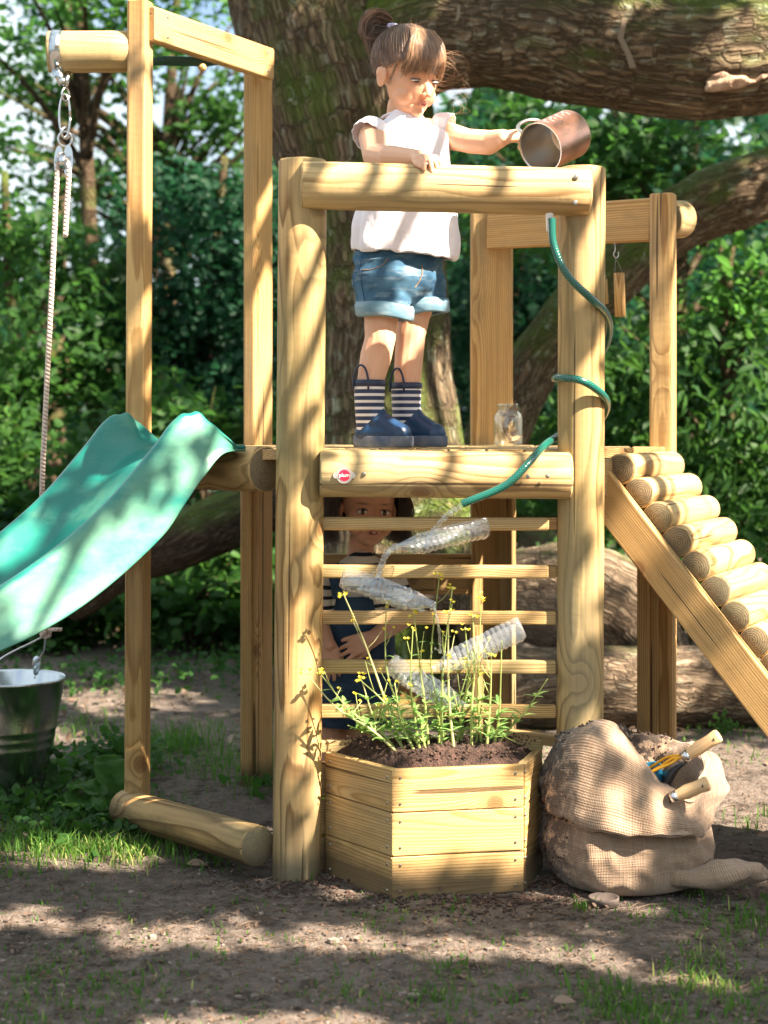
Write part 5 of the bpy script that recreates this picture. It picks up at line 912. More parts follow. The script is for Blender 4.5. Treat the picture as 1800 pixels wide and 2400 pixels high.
# ================================================================ people
def headR(yaw, pitch, roll=0):
    y, p = math.radians(yaw), math.radians(pitch); f = Vector((math.sin(y)*math.cos(p), -math.cos(y)*math.cos(p), -math.sin(p))); l = Vector((math.cos(y), math.sin(y), 0)); u = f.cross(l)
    R = Matrix((-l, f, u)).transposed(); return Matrix.Rotation(math.radians(roll), 3, f) @ R
def head(mb, c, R, s):
    def B_(x, y, z, r): r = [r]*3 if not hasattr(r, '__len__') else r; ball(mb, c+R @ Vector((x, y, z))*s, [q*s for q in r], 28, R)
    def K(a, ra, b, rb): capsule(mb, c+R @ Vector(a)*s, ra*s, c+R @ Vector(b)*s, rb*s)
    B_(0, -.014, .024, (.072, .086, .076)); B_(0, .020, -.020, (.060, .058, .072)); B_(0, .028, .030, (.056, .048, .046)); B_(0, .028, -.068, (.042, .042, .030)); B_(0, .060, -.082, (.017, .014, .013))
    for k in (-1, 1):
        B_(k*.033, .038, -.046, (.025, .028, .027)); B_(k*.0715, -.008, -.016, (.007, .017, .026)); B_(k*.074, -.013, -.008, (.007, .014, .014)); B_(k*.0075, .0835, -.037, .0058)
    K((0, .074, -.010), .0065, (0, .0885, -.034), .0078); K((-.010, .0765, -.0585), .0032, (0, .0835, -.0545), .0048); K((.010, .0765, -.0585), .0032, (0, .0835, -.0545), .0048); K((-.006, .078, -.0630), .0045, (.006, .078, -.0630), .0045)
def gau(L, c, s): return np.exp(-(((L-np.array(c))/np.array(s))**2).sum(1))
def finish_body(mb, vox, skin, heads, name='person', sm=3):
    me = remesh(mb, vox, sm, name); V = getco(me); T = np.tile(np.array([*skin, 1.]), (len(V), 1))
    for c, R, s, browc in heads:
        Ri = np.array(R.inverted()); L = ((V-np.array(c)) @ Ri.T)/s; hm = (np.abs(L).max(1) < .13); D = np.zeros((len(V), 3))
        for k in (-1, 1):
            D[:, 1] -= .0065*gau(L, (k*.029, .074, -.007), (.015, .02, .010)); D[:, 1] -= .004*gau(L, (k*.071, 0, -.016), (.01, .008, .013))*0
            D[:, 1] += .002*gau(L, (k*.030, .074, .011), (.018, .02, .006))
        D[:, 1] -= .004*gau(L, (0, .085, -.0585), (.018, .012, .0016)); D[:, 1] -= .003*gau(L, (0, .08, -.073), (.014, .02, .005))
        D *= hm[:, None]; V = V+(D*s) @ np.array(R).T
        def paint(g, col): nonlocal T; g = np.clip(g*hm, 0, 1)[:, None]; T[:, :3] = T[:, :3]*(1-g)+np.array(col)*g
        fr = L[:, 1] > .05
        paint(.28*gau(L, (.036, .06, -.040), (.022, .05, .020))+.28*gau(L, (-.036, .06, -.040), (.022, .05, .020)), (skin[0], skin[1]*.68, skin[2]*.62))
        paint(1.3*gau(L, (0, .085, -.0585), (.0130, .02, .0065))*fr, (.50, .15, .12)); paint(.5*gau(L, (0, .09, -.036), (.012, .02, .008)), (skin[0], skin[1]*.7, skin[2]*.65))
        for k in (-1, 1):
            bl = gau(L, (k*.030, .07, .0135-0.0), (.0155, .05, .0028)); paint(bl*browc, (.07, .035, .02)); paint(.5*gau(L, (k*.074, -.006, -.016), (.01, .010, .014)), (skin[0]*.9, skin[1]*.6, skin[2]*.5)); paint(.35*gau(L, (k*.029, .07, -.006), (.02, .05, .010)), (skin[0]*.75, skin[1]*.6, skin[2]*.6))
    setco(me, V); setattr_(me, 'tint', 'FLOAT_COLOR', T); return me
def eyes(parent, c, R, s, look=(0, 0), open_=.0060, iris=.0062):
    for k in (-1, 1):
        o = MB(); e = c+R @ Vector((k*.029, .0655, -.007))*s; ball(o, e, [.0128*s, .0085*s, open_*s], 20, R); eo = o.build('eye', M_EYEW, parent, True)
        o = MB(); q = c+R @ Vector((k*.029+look[0]*.004, .0693, -.007+look[1]*.003))*s; ball(o, q, [iris*s, .0055*s, min(iris, open_*1.02)*s], 18, R); o.build('iris', M_IRIS, eo, True)
        o = MB(); pts = [c+R @ Vector((k*(.029+.0155*math.cos(a)), .0655+.0075*math.sin(a)+.0, -.007+open_*1.08*math.sin(a)+.0006))*s for a in np.linspace(.05, PI-.05, 9)]; tube(o, pts, .0011*s, 5); o.build('lashes', M_HAIR2, eo, True)
def hand(mb, W, f, n, thumb, curl, sc_=1., spread=.06):
    """W wrist, f fingers direction, n back of the hand, thumb = +1/-1 side of f x n"""
    f = f.normalized(); n = (n-f*n.dot(f)).normalized(); s = f.cross(n)*thumb; tips = []
    for i, (ln, off) in enumerate(((.040, 1.5), (.044, .5), (.041, -.5), (.033, -1.5))):
        k0_ = W+s*off*.0075*sc_; kn = W+f*.047*sc_+s*off*.0132*sc_-f*abs(off-.3)*.003*sc_; capsule(mb, k0_, .011*sc_, kn, .0078*sc_, 12)
        d_ = (f+s*off*spread).normalized(); p_ = kn; ax = s; cu = curl[i] if hasattr(curl, '__len__') else curl
        for seg, (fr, r0, r1) in enumerate(((.44, .0068, .0063), (.32, .0063, .0058), (.24, .0058, .0050))):
            a_ = cu*(1 if seg == 0 else .9); d_ = (d_*math.cos(a_)-n*math.sin(a_)).normalized() if seg == 0 else None or (pd*math.cos(a_)+pn*math.sin(a_)).normalized()
            pd = d_; pn = (-(n)+d_*n.dot(d_)).normalized() if abs(n.dot(d_)) < .98 else (-f).normalized()
            if n.dot(d_) < -.98: pn = (-f).normalized()
            q_ = p_+d_*ln*fr*sc_; capsule(mb, p_, r0*sc_, q_, r1*sc_, 10); p_ = q_
        tips.append(p_)
    t0 = W+s*.012*sc_+f*.012*sc_; t1 = W+s*.026*sc_+f*.030*sc_-n*.008*sc_; t2 = t1+(f*.8+s*.25-n*.4).normalized()*.020*sc_; t3 = t2+(f*.9-s*.15-n*.35).normalized()*.015*sc_
    capsule(mb, t0, .011*sc_, t1, .0085*sc_, 12); capsule(mb, t1, .0078*sc_, t2, .0068*sc_, 12); capsule(mb, t2, .0066*sc_, t3, .0052*sc_, 12); return tips
def strands(mb, paths, r, rn):
    for pts, rr in zip(paths, rn):
        b = len(mb.v); tube(mb, pts, list(np.linspace(r, r*.35, len(pts))), 3, cap=False); mb.r += [rr]*(len(mb.v)-b)
def jit(s): return Vector((random.gauss(0, s), random.gauss(0, s), random.gauss(0, s)))
def loft(mb, rings, cap0=False, cap1=False):
    grid(mb, rings, closed=True); n = len(rings[0]); b = len(mb.v)-n*len(rings)
    if cap0: mb.f.append(tuple(b+i for i in range(n-1, -1, -1))); mb.m.append(0)
    if cap1: e = b+n*(len(rings)-1); mb.f.append(tuple(e+i for i in range(n))); mb.m.append(0)

# ---------------- the girl on the deck
SK1 = (.69, .40, .25)
g1 = thing('person', 'girl in white blouse and denim shorts on the deck tipping a copper jug', 'person', P(925, 1050, 3.98))
Hc = P(957, 170, 3.97); HR = headR(40, 21, 3); HS = 1.01
mb = MB(); head(mb, Hc, HR, HS)
c3 = lambda a, ra, b, rb: capsule(mb, P(*a), ra, P(*b), rb)
c3((942, 250, 4.0), .036, (936, 310, 4.01), .036)
ball(mb, P(948, 370, 4.01), (.082, .062, .105), 24); ball(mb, P(935, 520, 4.0), (.085, .070, .11), 24); ball(mb, P(930, 640, 4.0), (.088, .072, .08), 24)
c3((885, 322, 3.97), .036, (938, 312, 4.0), .04); c3((1030, 312, 4.03), .034, (950, 312, 4.0), .04)
# arms
c3((876, 322, 3.95), .037, (880, 366, 3.87), .031); c3((880, 366, 3.87), .031, (915, 372, 3.795), .028); c3((915, 368, 3.78), .028, (978, 371, 3.685), .020)
c3((1040, 316, 4.03), .035, (1100, 331, 3.99), .029); c3((1100, 331, 3.99), .030, (1145, 334, 3.965), .030); c3((1145, 334, 3.965), .030, (1178, 323, 3.93), .021)
rt = P(1000, 444, 3.663).z+.0535
hand(mb, Vector((P(980, 372, 3.68).x, 3.682, rt+.020)), Vector((.50, -.84, -.12)), Vector((.05, -.15, 1)), 1, (.48, .50, .52, .50), 1.0, .14)
mA = P(1266, 347, 3.85); mB_ = P(1352, 307, 3.95); mAx = (mB_-mA).normalized(); mu = Vector((-.45, -.1, .88)); mu = (mu-mAx*mu.dot(mAx)).normalized()
hand(mb, P(1176, 322, 3.925), Vector((.95, .10, .12)), Vector((-.15, -.62, .78)), -1, (1.0, 1.05, 1.1, 1.15), .95, .03)
# legs
for (x, d_), rr in (((0, 3.96), 1), ):
    c3((895, 690, 3.97), .050, (894, 745, 3.965), .0425); c3((894, 745, 3.965), .0425, (891, 795, 3.955), .0375); c3((891, 795, 3.955), .0375, (881, 835, 3.955), .0385); c3((881, 835, 3.955), .0385, (869, 890, 3.94), .033); c3((869, 890, 3.94), .033, (868, 1000, 3.94), .026)
    c3((985, 690, 4.05), .046, (972, 740, 4.05), .0385); c3((972, 740, 4.05), .0385, (963, 785, 4.045), .0365); c3((963, 785, 4.045), .0365, (959, 830, 4.045), .0365); c3((959, 830, 4.045), .0365, (955, 890, 4.04), .0335); c3((955, 890, 4.04), .0335, (953, 1000, 4.04), .026)
me = finish_body(mb, .0023, SK1, [(Hc, HR, HS, .35)]); V = getco(me); T = np.empty(len(V)*4, np.float32); me.attributes['tint'].data.foreach_get('color', T); T = T.reshape(-1, 4)
for kx, ky, kd in ((893, 795, 3.91), (968, 786, 4.0)):
    k_ = P(kx, ky, kd); g = .55*np.exp(-((V-np.array(k_))**2).sum(1)/.02**2); T[:, :3] = T[:, :3]*(1-g[:, None])+np.array([.42, .16, .10])*g[:, None]
me.attributes['tint'].data.foreach_set('color', T.ravel()); link('body', me, M_SKIN, g1, True); eyes(g1, Hc, HR, HS, (-.2, -.5), .0036, .0095)
# blouse
def ell(cx, cy, d_, hw, hd, n=72, yaw=35, fn=None):
    o = []; c_ = P(cx, cy, d_)
    for i in range(n):
        a = 2*PI*i/n; k = 1+(fn(a) if fn else 0); x_, y_ = hw*k*math.cos(a), hd*k*math.sin(a); yw = math.radians(0); o.append(c_+Vector((x_, y_, 0)))
    return o
mb = MB(); R_ = [(943, 262, .043, .040), (944, 272, .056, .047), (948, 287, .079, .055), (950, 302, .094, .062), (951, 325, .099, .070), (951, 365, .100, .078), (951, 420, .107, .084), (950, 480, .115, .090), (947, 530, .119, .094), (944, 570, .122, .096), (943, 592, .122, .096), (943, 594, .118, .092)]
sh_rows = cat([(a, b, c_, d_) for a, b, c_, d_ in R_], 7); rings = []
for cx_, cy_, hw, hd in sh_rows:
    lo = max(0, (cy_-330)/270); ring = []; n = 110; c_ = P(cx_, cy_, 4.0)
    for i in range(n):
        a = 2*PI*i/n; wv = (.030*math.sin(a*6+1+lo)+.020*math.sin(a*11+cy_*.004)+.014*math.sin(a*17))*lo*1.1+(.010*math.sin(a*34) if 318 < cy_ < 420 else 0); z = c_.z
        z += lo**3*(.012*math.cos(a+2.6)+.010*math.sin(a)*-1*0-.012*(math.sin(a) < 0)*abs(math.sin(a))); lat = math.cos(a)
        if cy_ < 330: z -= abs(lat)**2*.030*(1-(cy_-262)/68)
        ring.append(Vector((c_.x+hw*(1+wv)*math.cos(a), c_.y+hd*(1+wv)*math.sin(a), z)))
    rings.append(ring)
loft(mb, rings); me = mb.mesh('blouse'); V = getco(me); kk = np.clip((1.9-V[:, 2])*2.2, 0.1, 1); V = V+getno(me)*((fbm(V*np.array([9, 9, 6]), 3)*.016+fbm(V*np.array([30, 30, 12]), 2)*.007)*kk)[:, None]; setco(me, V); bl = link('blouse', me, M_SHIRT, g1, True); md = bl.modifiers.new('s', 'SOLIDIFY'); md.thickness = .003
for (cx_, cy_, d_, ax, w_) in ((872, 318, 3.955, Vector((-.5, -.55, -.62)), .047), (1040, 306, 4.03, Vector((.93, -.25, -.28)), .044)):   # frilled cap sleeves
    mb = MB(); M_ = axisM(P(cx_, cy_, d_)-ax.normalized()*.012, ax); rows_ = []
    for z_, r_ in ((-.016, .036), (-.006, w_*.93), (.006, w_*.99), (.018, w_), (.026, w_*1.03), (.027, w_*.99)): rows_.append([M_ @ Vector((r_*(1+.035*math.sin(a*13)*(z_ > 0))*math.cos(a), r_*(1+.035*math.sin(a*13)*(z_ > 0))*math.sin(a), z_)) for a in np.linspace(0, 2*PI, 60, endpoint=False)])
    loft(mb, rows_); o_ = mb.build('sleeve', M_SHIRT, bl, True); o_.modifiers.new('s', 'SOLIDIFY').thickness = .002
mb = MB(); nk = sh_rows[3]; c_ = P(nk[0], nk[1]-2, 4.0); pts = [c_+Vector((.050*math.cos(a), .044*math.sin(a), -.012*abs(math.cos(a))**2-.004*(-math.sin(a)))) for a in np.linspace(0, 2*PI, 50)]; tube(mb, pts, [.0026+.0006*math.sin(i*2.1) for i in range(50)], 8); mb.build('collar', M_SHIRT, bl, True)
# shorts
mb = MB(); 
ball(mb, P(930, 610, 4.01), (.108, .088, .060), 32); capsule(mb, P(918, 640, 4.0), .090, P(945, 640, 4.02), .085, 24)
def solidtube(mb, pts, rx, ry, n=40):
    rings = []
    for (px, py, d_), a_, b_ in zip(pts, rx, ry): c_ = P(px, py, d_); rings.append([c_+Vector((a_*math.cos(t), b_*math.sin(t), 0)) for t in np.linspace(0, 2*PI, n, endpoint=False)])
    loft(mb, rings, True, True); 
solidtube(mb, [(896, 610, 3.985), (897, 670, 3.98), (900, 735, 3.97)], (.070, .068, .064), (.072, .070, .060)); solidtube(mb, [(975, 610, 4.05), (985, 670, 4.055), (998, 722, 4.055)], (.068, .060, .050), (.070, .066, .058))
me = remesh(mb, .0035, 4, 'shorts'); V = getco(me); V = V+getno(me)*(fbm(np.stack([V[:, 0]*9, V[:, 1]*9, V[:, 2]*22], 1), 3)*.010+fbm(V*40, 2)*.002)[:, None]; setco(me, V); sh = link('shorts', me, M_DENIM, g1, True)
for pts, rx, ry, tl_ in (([(901, 714, 3.968), (901, 722, 3.968), (902, 742, 3.966), (902, 744, 3.966)], (.064, .0675, .0665, .063), (.060, .0635, .0625, .060), -.006), ([(999, 704, 4.055), (999, 711, 4.055), (1001, 731, 4.055), (1001, 733, 4.055)], (.049, .0525, .052, .049), (.057, .060, .060, .057), .004)):
    mb = MB(); rings = []
    for (px, py, d_), a_, b_ in zip(pts, rx, ry): c_ = P(px, py, d_); rings.append([c_+Vector((a_*math.cos(t)*(1+.012*math.sin(t*5)), b_*math.sin(t)*(1+.012*math.sin(t*4)), tl_*math.cos(t)+.002*math.sin(t*3))) for t in np.linspace(0, 2*PI, 48, endpoint=False)])
    loft(mb, rings); o_ = mb.build('cuff', M_CUFF, sh, True); o_.modifiers.new('s', 'SOLIDIFY').thickness = .005
sm_ = simple('tan_thread', (.30, .20, .12), .8); bv = bpy.data.objects
def surfproj(px, py, d0, obj_me, off=.001):
    """depth of a mesh seen from the front at an x,z position"""
    return None
from mathutils.bvhtree import BVHTree
def front_hit(me_obj, px, py):
    me_ = me_obj.data; o3 = origin_of(me_obj); key = me_obj.name
    if key not in _bv: _bv[key] = BVHTree.FromPolygons([v.co+o3 for v in me_.vertices], [tuple(p.vertices) for p in me_.polygons])
    q = P(px, py, 4.0); h = _bv[key].ray_cast(Vector((0, 0, EYE)), (q-Vector((0, 0, EYE))).normalized()); return h[0]
_bv = {}
def stitch(obj_, pxs, r, mat, name, off=.0008):
    pts = []
    for x, y in cat([(a, b) for a, b in pxs], 6):
        h = front_hit(obj_, x, y)
        if h is not None: pts.append(h+(Vector((0, 0, EYE))-h).normalized()*off)
    if len(pts) > 2: mb = MB(); tube(mb, pts, r, 5); mb.build(name, mat, obj_, True)
stitch(sh, [(848, 632), (870, 631), (895, 622), (910, 604)], .0011, sm_, 'pocket_seam'); stitch(sh, [(846, 612), (845, 640), (850, 680), (856, 710)], .0009, simple('navy_seam', (.02, .05, .10), .9), 'side_seam'); stitch(sh, [(988, 622), (990, 640), (982, 660), (972, 675)], .0014, sm_, 'fly_seam'); stitch(sh, [(825, 640), (832, 680), (842, 712)], .0009, bpy.data.materials['navy_seam'], 'side_seam')
# boots
def boot(cx, d_, toe, hgt, name_lbl):
    base = zD+.003; a = Vector((P(cx, 1000, d_).x, d_, base)); t = Vector(toe).normalized(); s_ = Vector((-t.y, t.x, 0)); mb = MB()
    rings = []
    for z_, r_, off in ((.018, .030, -.002), (.05, .032, 0), (.08, .0345, 0), (.12, .0365, 0), (hgt, .038, 0)): rings.append([a+t*off+Vector((r_*math.cos(q), r_*math.sin(q), z_)) for q in np.linspace(0, 2*PI, 40, endpoint=False)])
    loft(mb, rings, True, True); capsule(mb, a-t*.004+Vector((0, 0, .034)), .0320, a+t*.035+Vector((0, 0, .034)), .0305, 20); capsule(mb, a+t*.035+Vector((0, 0, .034)), .0305, a+t*.084+Vector((0, 0, .030)), .0290, 20); capsule(mb, a+t*.004+Vector((0, 0, .085)), .0315, a+t*.030+Vector((0, 0, .058)), .0285, 20); capsule(mb, a+t*.030+Vector((0, 0, .058)), .0285, a+t*.072+Vector((0, 0, .036)), .0275, 20)
    me = remesh(mb, .0025, 5, 'boot'); V = getco(me); ba = np.array(a); L = V-ba; z = L[:, 2]; dt_ = L@np.array(t); ang = np.arctan2(L@np.array(s_), dt_); rad = np.hypot(L[:, 0], L[:, 1])
    zc = .052+.040*np.exp(-(ang/.85)**2)-.012*np.exp(-((np.abs(ang)-1.9)/.5)**2); mk = ((z > zc) & (z < hgt-.014)).astype(float); mk = np.clip((z-zc)/.002+.5, 0, 1)*np.clip((hgt-.014-z)/.002+.5, 0, 1)
    gco = V.copy(); gco[:, 2] = z; setattr_(me, 'gco', 'FLOAT_VECTOR', gco); setattr_(me, 'mask', 'FLOAT', mk)
    me.materials.append(M_BOOT); me.materials.append(M_BOOTF); pc = np.array([[p.center.x, p.center.y, p.center.z] for p in me.polygons])-ba; zz_ = pc[:, 2]; an = np.arctan2(pc@np.array(s_), pc@np.array(t)); zc2 = .052+.040*np.exp(-(an/.85)**2)-.012*np.exp(-((np.abs(an)-1.9)/.5)**2); me.polygons.foreach_set('material_index', (zz_ < zc2-.0005).astype(np.int32))
    o_ = link('boot', me, None, g1, True); rows_ = []; n = 48
    for z_, k in ((0, .96), (.004, 1.0), (.024, 1.0), (.027, .97)):
        ring = []
        for q in np.linspace(0, 2*PI, n, endpoint=False): c_, si = math.cos(q), math.sin(q); ring.append(a+t*(.038+(.080)*math.copysign(abs(c_)**.75, c_)*k)+s_*(.0345*math.copysign(abs(si)**.8, si)*k*(1-.08*(c_ < 0)))+Vector((0, 0, z_)))
        rows_.append(ring)
    mb = MB(); loft(mb, rows_, True, True); mb.build('sole', M_SOLE, o_, True)
    for sg in (-1, 1):
        mb = MB(); c_ = a+Vector((0, 0, hgt))-t*.004+s_*sg*.033; pts = [c_+t*(.021*math.cos(q))+Vector((0, 0, -.010+.046*math.sin(q))) for q in np.linspace(0, PI, 14)]; tube(mb, [pts[0]-Vector((0, 0, .012))]+pts+[pts[-1]-Vector((0, 0, .012))], .0026, 8); mb.build('pull_loop', M_NAVY, o_, True)
    mb = MB(); mb_r = [[a+Vector(((.0385+dr)*math.cos(q), (.0385+dr)*math.sin(q), z_)) for q in np.linspace(0, 2*PI, 40, endpoint=False)] for z_, dr in ((hgt-.013, .0002), (hgt-.012, .0012), (hgt+.001, .0012), (hgt+.001, -.004))]; loft(mb, mb_r); mb.build('rim_band', M_NAVY, o_, True)
boot(866, 3.94, (.86, -.52, 0), .160, ''); boot(952, 4.04, (.80, -.60, 0), .156, '')
# hair
def hairbase(): m_ = MB(); m_.r = []; return m_
def hbuild(m_, name, mat, parent): me = m_.mesh(name); setattr_(me, 'rnd', 'FLOAT', m_.r); return link(name, me, mat, parent, True)
L2W = lambda v: Hc+HR @ Vector(v)*HS
CR = (.078, .093, .082); CC = Vector((0, -.014, .025))
hm_ = hairbase(); n1, n2 = 60, 40
def hl(x, y):   # hairline height for the pulled-up hair
    return float(np.interp(y, [-.12, -.05, -.025, -.005, .015, .04, .07], [-.062, -.050, -.024, .006, .010, .026, .050]))
def cap(m_, hlf, CC, CR, L2, bump=.0015, rn=.35):
    vs = {}; V_ = []; Fs = []
    for j in range(n2+1):
        for i in range(n1):
            th, ph = PI*j/n2*.78, 2*PI*i/n1; d_ = Vector((math.sin(th)*math.cos(ph), math.sin(th)*math.sin(ph), math.cos(th))); p_ = CC+Vector((d_.x*CR[0], d_.y*CR[1], d_.z*CR[2])); vs[(i, j)] = (p_, p_.z > hlf(p_.x, p_.y)); V_.append(L2(p_+d_*random.uniform(0, bump)))
    for j in range(n2):
        for i in range(n1):
            q = [(i, j), ((i+1) % n1, j), ((i+1) % n1, j+1), (i, j+1)]
            if all(vs[k][1] for k in q): Fs.append(tuple(k[1]*n1+k[0] for k in reversed(q)))
    m_.add(V_, Fs); m_.r += [rn]*len(V_)
cap(hm_, hl, CC, CR, L2W)
tie = Vector((-.004, -.056, .102)); tn = Vector(((tie.x-CC.x)/CR[0], (tie.y-CC.y)/CR[1], (tie.z-CC.z)/CR[2])).normalized()
pa = []; rn = []
for _ in range(2200):
    ph = random.uniform(0, 2*PI); th = random.uniform(.2, 2.2); d_ = Vector((math.sin(th)*math.cos(ph), math.sin(th)*math.sin(ph), math.cos(th))); p_ = CC+Vector((d_.x*CR[0], d_.y*CR[1], d_.z*CR[2]))
    if p_.z < hl(p_.x, p_.y)-.006 or d_.dot(tn) > .96: continue
    lift = random.uniform(1.0, 1.03)+.02*(random.random() < .12); pts = []; ph1 = random.random()*6; last = 9
    for k in range(last+1):
        u = k/last; q = d_.slerp(tn, u); lf = lift+.02*math.sin(u*PI)*random.uniform(.6, 1.); pts.append(L2W(CC+Vector((q.x*CR[0], q.y*CR[1], q.z*CR[2]))*lf+jit(.0004)))
    pa.append(pts); rn.append(min(1, max(0, random.gauss(.42, .25))))
strands(hm_, pa, .0009, rn)
# fringe
pa = []; rn = []
for _ in range(1500):
    x = random.uniform(-1, 1); top_ = Vector((x*.030, .020+random.uniform(-.012, .012), .106+random.uniform(-.002, .002))); ex = x*.062+random.gauss(0, .003); ey = .083-abs(x)**2.2*.040+random.uniform(0, .006); ez = .021+random.gauss(0, .006)-.014*abs(x)**3
    m1 = Vector((x*.050, .062-abs(x)**2*.020+random.uniform(0, .004), .085)); m2_ = Vector((x*.060, .088-abs(x)**2.2*.036+random.uniform(0, .005), .048)); pts = [L2W(q) for q in cat([top_, m1, m2_, Vector((ex, ey, ez))], 4)]; pa.append(pts); rn.append(min(1, max(0, random.gauss(.66, .2))))
strands(hm_, pa, .0011, rn)
grid(hm_, [[L2W(q) for q in (Vector((x*.030, .020, .104)), Vector((x*.050, .060-x*x*.020, .083)), Vector((x*.059, .0835-x*x*.036, .060)), Vector((x*.060, .0855-abs(x)**2.2*.036, .040)), Vector((x*.061, .083-abs(x)**2.2*.038, .032)))] for x in np.linspace(-1, 1, 21)]); hm_.r += [.6]*105
# knot of hair above the tie, tail hanging back
for _ in range(750):
    pass
pa = []; rn = []; d0 = 4.03
for _ in range(900):
    o_ = (random.gauss(0, 10), random.gauss(0, 8)); dz = random.gauss(0, .014); k = random.uniform(.05, 1.12)**.7; cxx, cyy = 884, 64
    path = [(922, 62), (915, 62-24*k+8*(1-k)), (884+o_[0]*.5, cyy-38*k+o_[1]*.3), (cxx-36*k, cyy-14*k+o_[1]*.6), (cxx-32*k+o_[0]*.4, cyy+20*k), (872+o_[0], 96+o_[1]), (878+o_[0], 118+o_[1]*1.6)]
    if random.random() < .55: path = path[:5]+[(cxx+4+o_[0]*.5, cyy+26*k+o_[1]*.4), (912, 68)]
    pp = cat([P(x, y, d0+dz*min(1, i/2)) for i, (x, y) in enumerate(path)], 4); pa.append([Vector(q) for q in pp]); rn.append(min(1, max(0, random.gauss(.38, .24))))
strands(hm_, pa, .0010, rn)
b = len(hm_.v); ball(hm_, P(888, 62, d0+.01), (.020, .014, .020), 18); hm_.r += [.2]*(len(hm_.v)-b)
# wisps blown to the right of the face and round the ear
pa = []; rn = []
for _ in range(48):
    y0 = random.uniform(110, 235); k1_, k2_ = random.uniform(0, 1)**1.3, random.gauss(0, 8); low = random.random() < .6
    a = [(1022, y0), (1040+18*k1_, y0+4+k2_*.4), (1058+38*k1_, y0+(18 if low else -2)+k2_), (1062+42*k1_, min(262, y0+(42 if low else 14)+k2_)), (1046+34*k1_, min(268, y0+(62 if low else 34)+k2_))][:(5 if low else 4)]
    dq = 4.03+random.uniform(-.02, .02); pa.append([Vector(q) for q in cat([P(x, y, dq) for x, y in a], 6)]); rn.append(random.uniform(.3, 1))
for _ in range(34):
    x = random.uniform(.05, .068); s_ = random.choice((1, 1, -1)); pts = [L2W(q+jit(.002)) for q in cat([Vector((s_*.066, .035, .03)), Vector((s_*.071, .030, .0)), Vector((s_*.070, .022+random.gauss(0, .006), -.03))], 4)]; pa.append(pts); rn.append(random.uniform(.4, 1))
for _ in range(90):
    th, ph = random.uniform(0, 1.5), random.uniform(0, 2*PI); d_ = Vector((math.sin(th)*math.cos(ph), math.sin(th)*math.sin(ph), math.cos(th))); p_ = CC+Vector((d_.x*CR[0], d_.y*CR[1], d_.z*CR[2])); q = p_*1.03; e = q+d_*random.uniform(.006, .02)+jit(.008); pa.append([L2W(q), L2W(q.lerp(e, .5)+jit(.002)), L2W(e)]); rn.append(random.random())
strands(hm_, pa, .00033, rn)
hbuild(hm_, 'hair', M_HAIR, g1)
mb = MB(); te = L2W(tie)+Vector((0, 0, .004)); ring_(mb, P(921, 61, 4.015), .013, .004, .0038, .4); mb.build('hair_tie', M_ELAS, g1, True)
# copper measuring jug
t = thing('measuring_jug', 'copper measuring jug with steel inside, held tipped over the top rail', 'jug', mA)
M_ = axisM(mA, mAx, mu); L = .128; r = .059; mb = MB(); lathe(mb, [(r+.002, -.001), (r+.0015, .002), (r, .004), (r, L-.006), (r-.002, L-.001), (r-.008, L), (.001, L)], M_, 64)
mb.g = [tuple(M_.inverted() @ Vector(v)) for v in mb.v]; mb.build('jug_body', M_COPPER, t, True)
mb = MB(); lathe(mb, [(r+.002, -.001), (r-.0015, -.0005), (r-.002, .004), (r-.002, L-.006), (r-.006, L-.003), (.001, L-.003)], M_, 64); mb.g = [tuple(M_.inverted() @ Vector(v)) for v in mb.v]; mb.build('lining', M_BRUSH, t, True)
hd_ = (P(1232, 280, 3.93)-mA); hd_ = (hd_-mAx*hd_.dot(mAx)).normalized(); mb = MB()
tube(mb, [Vector(q) for q in cat([mA+hd_*r+mAx*.012, mA+hd_*(r+.020)+mAx*.014, mA+hd_*(r+.032)+mAx*.035, mA+hd_*(r+.032)+mAx*.070, mA+hd_*(r+.02)+mAx*.092, mA+hd_*r+mAx*.094], 6)], .005, 10); mb.build('handle', M_BRUSH, t, True)
vd = Vector((0, 0, EYE))-mA; md_ = Vector((-.1, -.55, .83)); md_ = (md_-mAx*md_.dot(mAx)).normalized(); tg = mAx.cross(md_); mk_ = simple('engraving', (.85, .72, .66), .5)
mb = MB()
for k in range(6):
    for a_ in np.linspace(-.02, .30 if k % 2 else .18, 6): pass
    p0_ = mA+mAx*(.020+.016*k); pts = [p0_+(md_*math.cos(a_)+tg*math.sin(a_))*(r+.0003) for a_ in np.linspace(0, .22 if k % 2 else .14, 5)]; tube(mb, pts, .0005, 4)
mb.build('graduation', mk_, t)
for k, s_ in enumerate(('1', '2', '3', '4')): text(s_, .011, faceM(mA+mAx*(.026+.024*k)+(md_*math.cos(-.14)+tg*math.sin(-.14))*(r+.0006), tg, mAx), mk_, t, 'numeral')

# ---------------- the girl under the deck
SK2 = (.60, .33, .21)
g2 = thing('person', 'dark haired girl in striped top and dark denim pinafore peering out between the rungs', 'person', (P(820, 0, 4.18).x, 4.18, 0))
H2 = P(862, 1187, 4.16); R2 = headR(14, 4, -3); S2 = .98; mb = MB(); head(mb, H2, R2, S2); c3 = lambda a, ra, b, rb: capsule(mb, P(*a), ra, P(*b), rb)
c3((848, 1270, 4.19), .034, (842, 1330, 4.2), .034); ball(mb, P(838, 1400, 4.2), (.085, .058, .10), 22); ball(mb, P(835, 1520, 4.2), (.085, .065, .12), 22); c3((770, 1350, 4.2), .034, (910, 1352, 4.2), .034)
c3((762, 1352, 4.19), .034, (738, 1440, 4.16), .028); c3((738, 1440, 4.16), .028, (768, 1512, 4.09), .020); hand(mb, P(768, 1512, 4.09), Vector((.35, -.2, -.9)), Vector((.3, -.9, .2)), 1, (.25, .3, .35, .35), 1.0, .1)
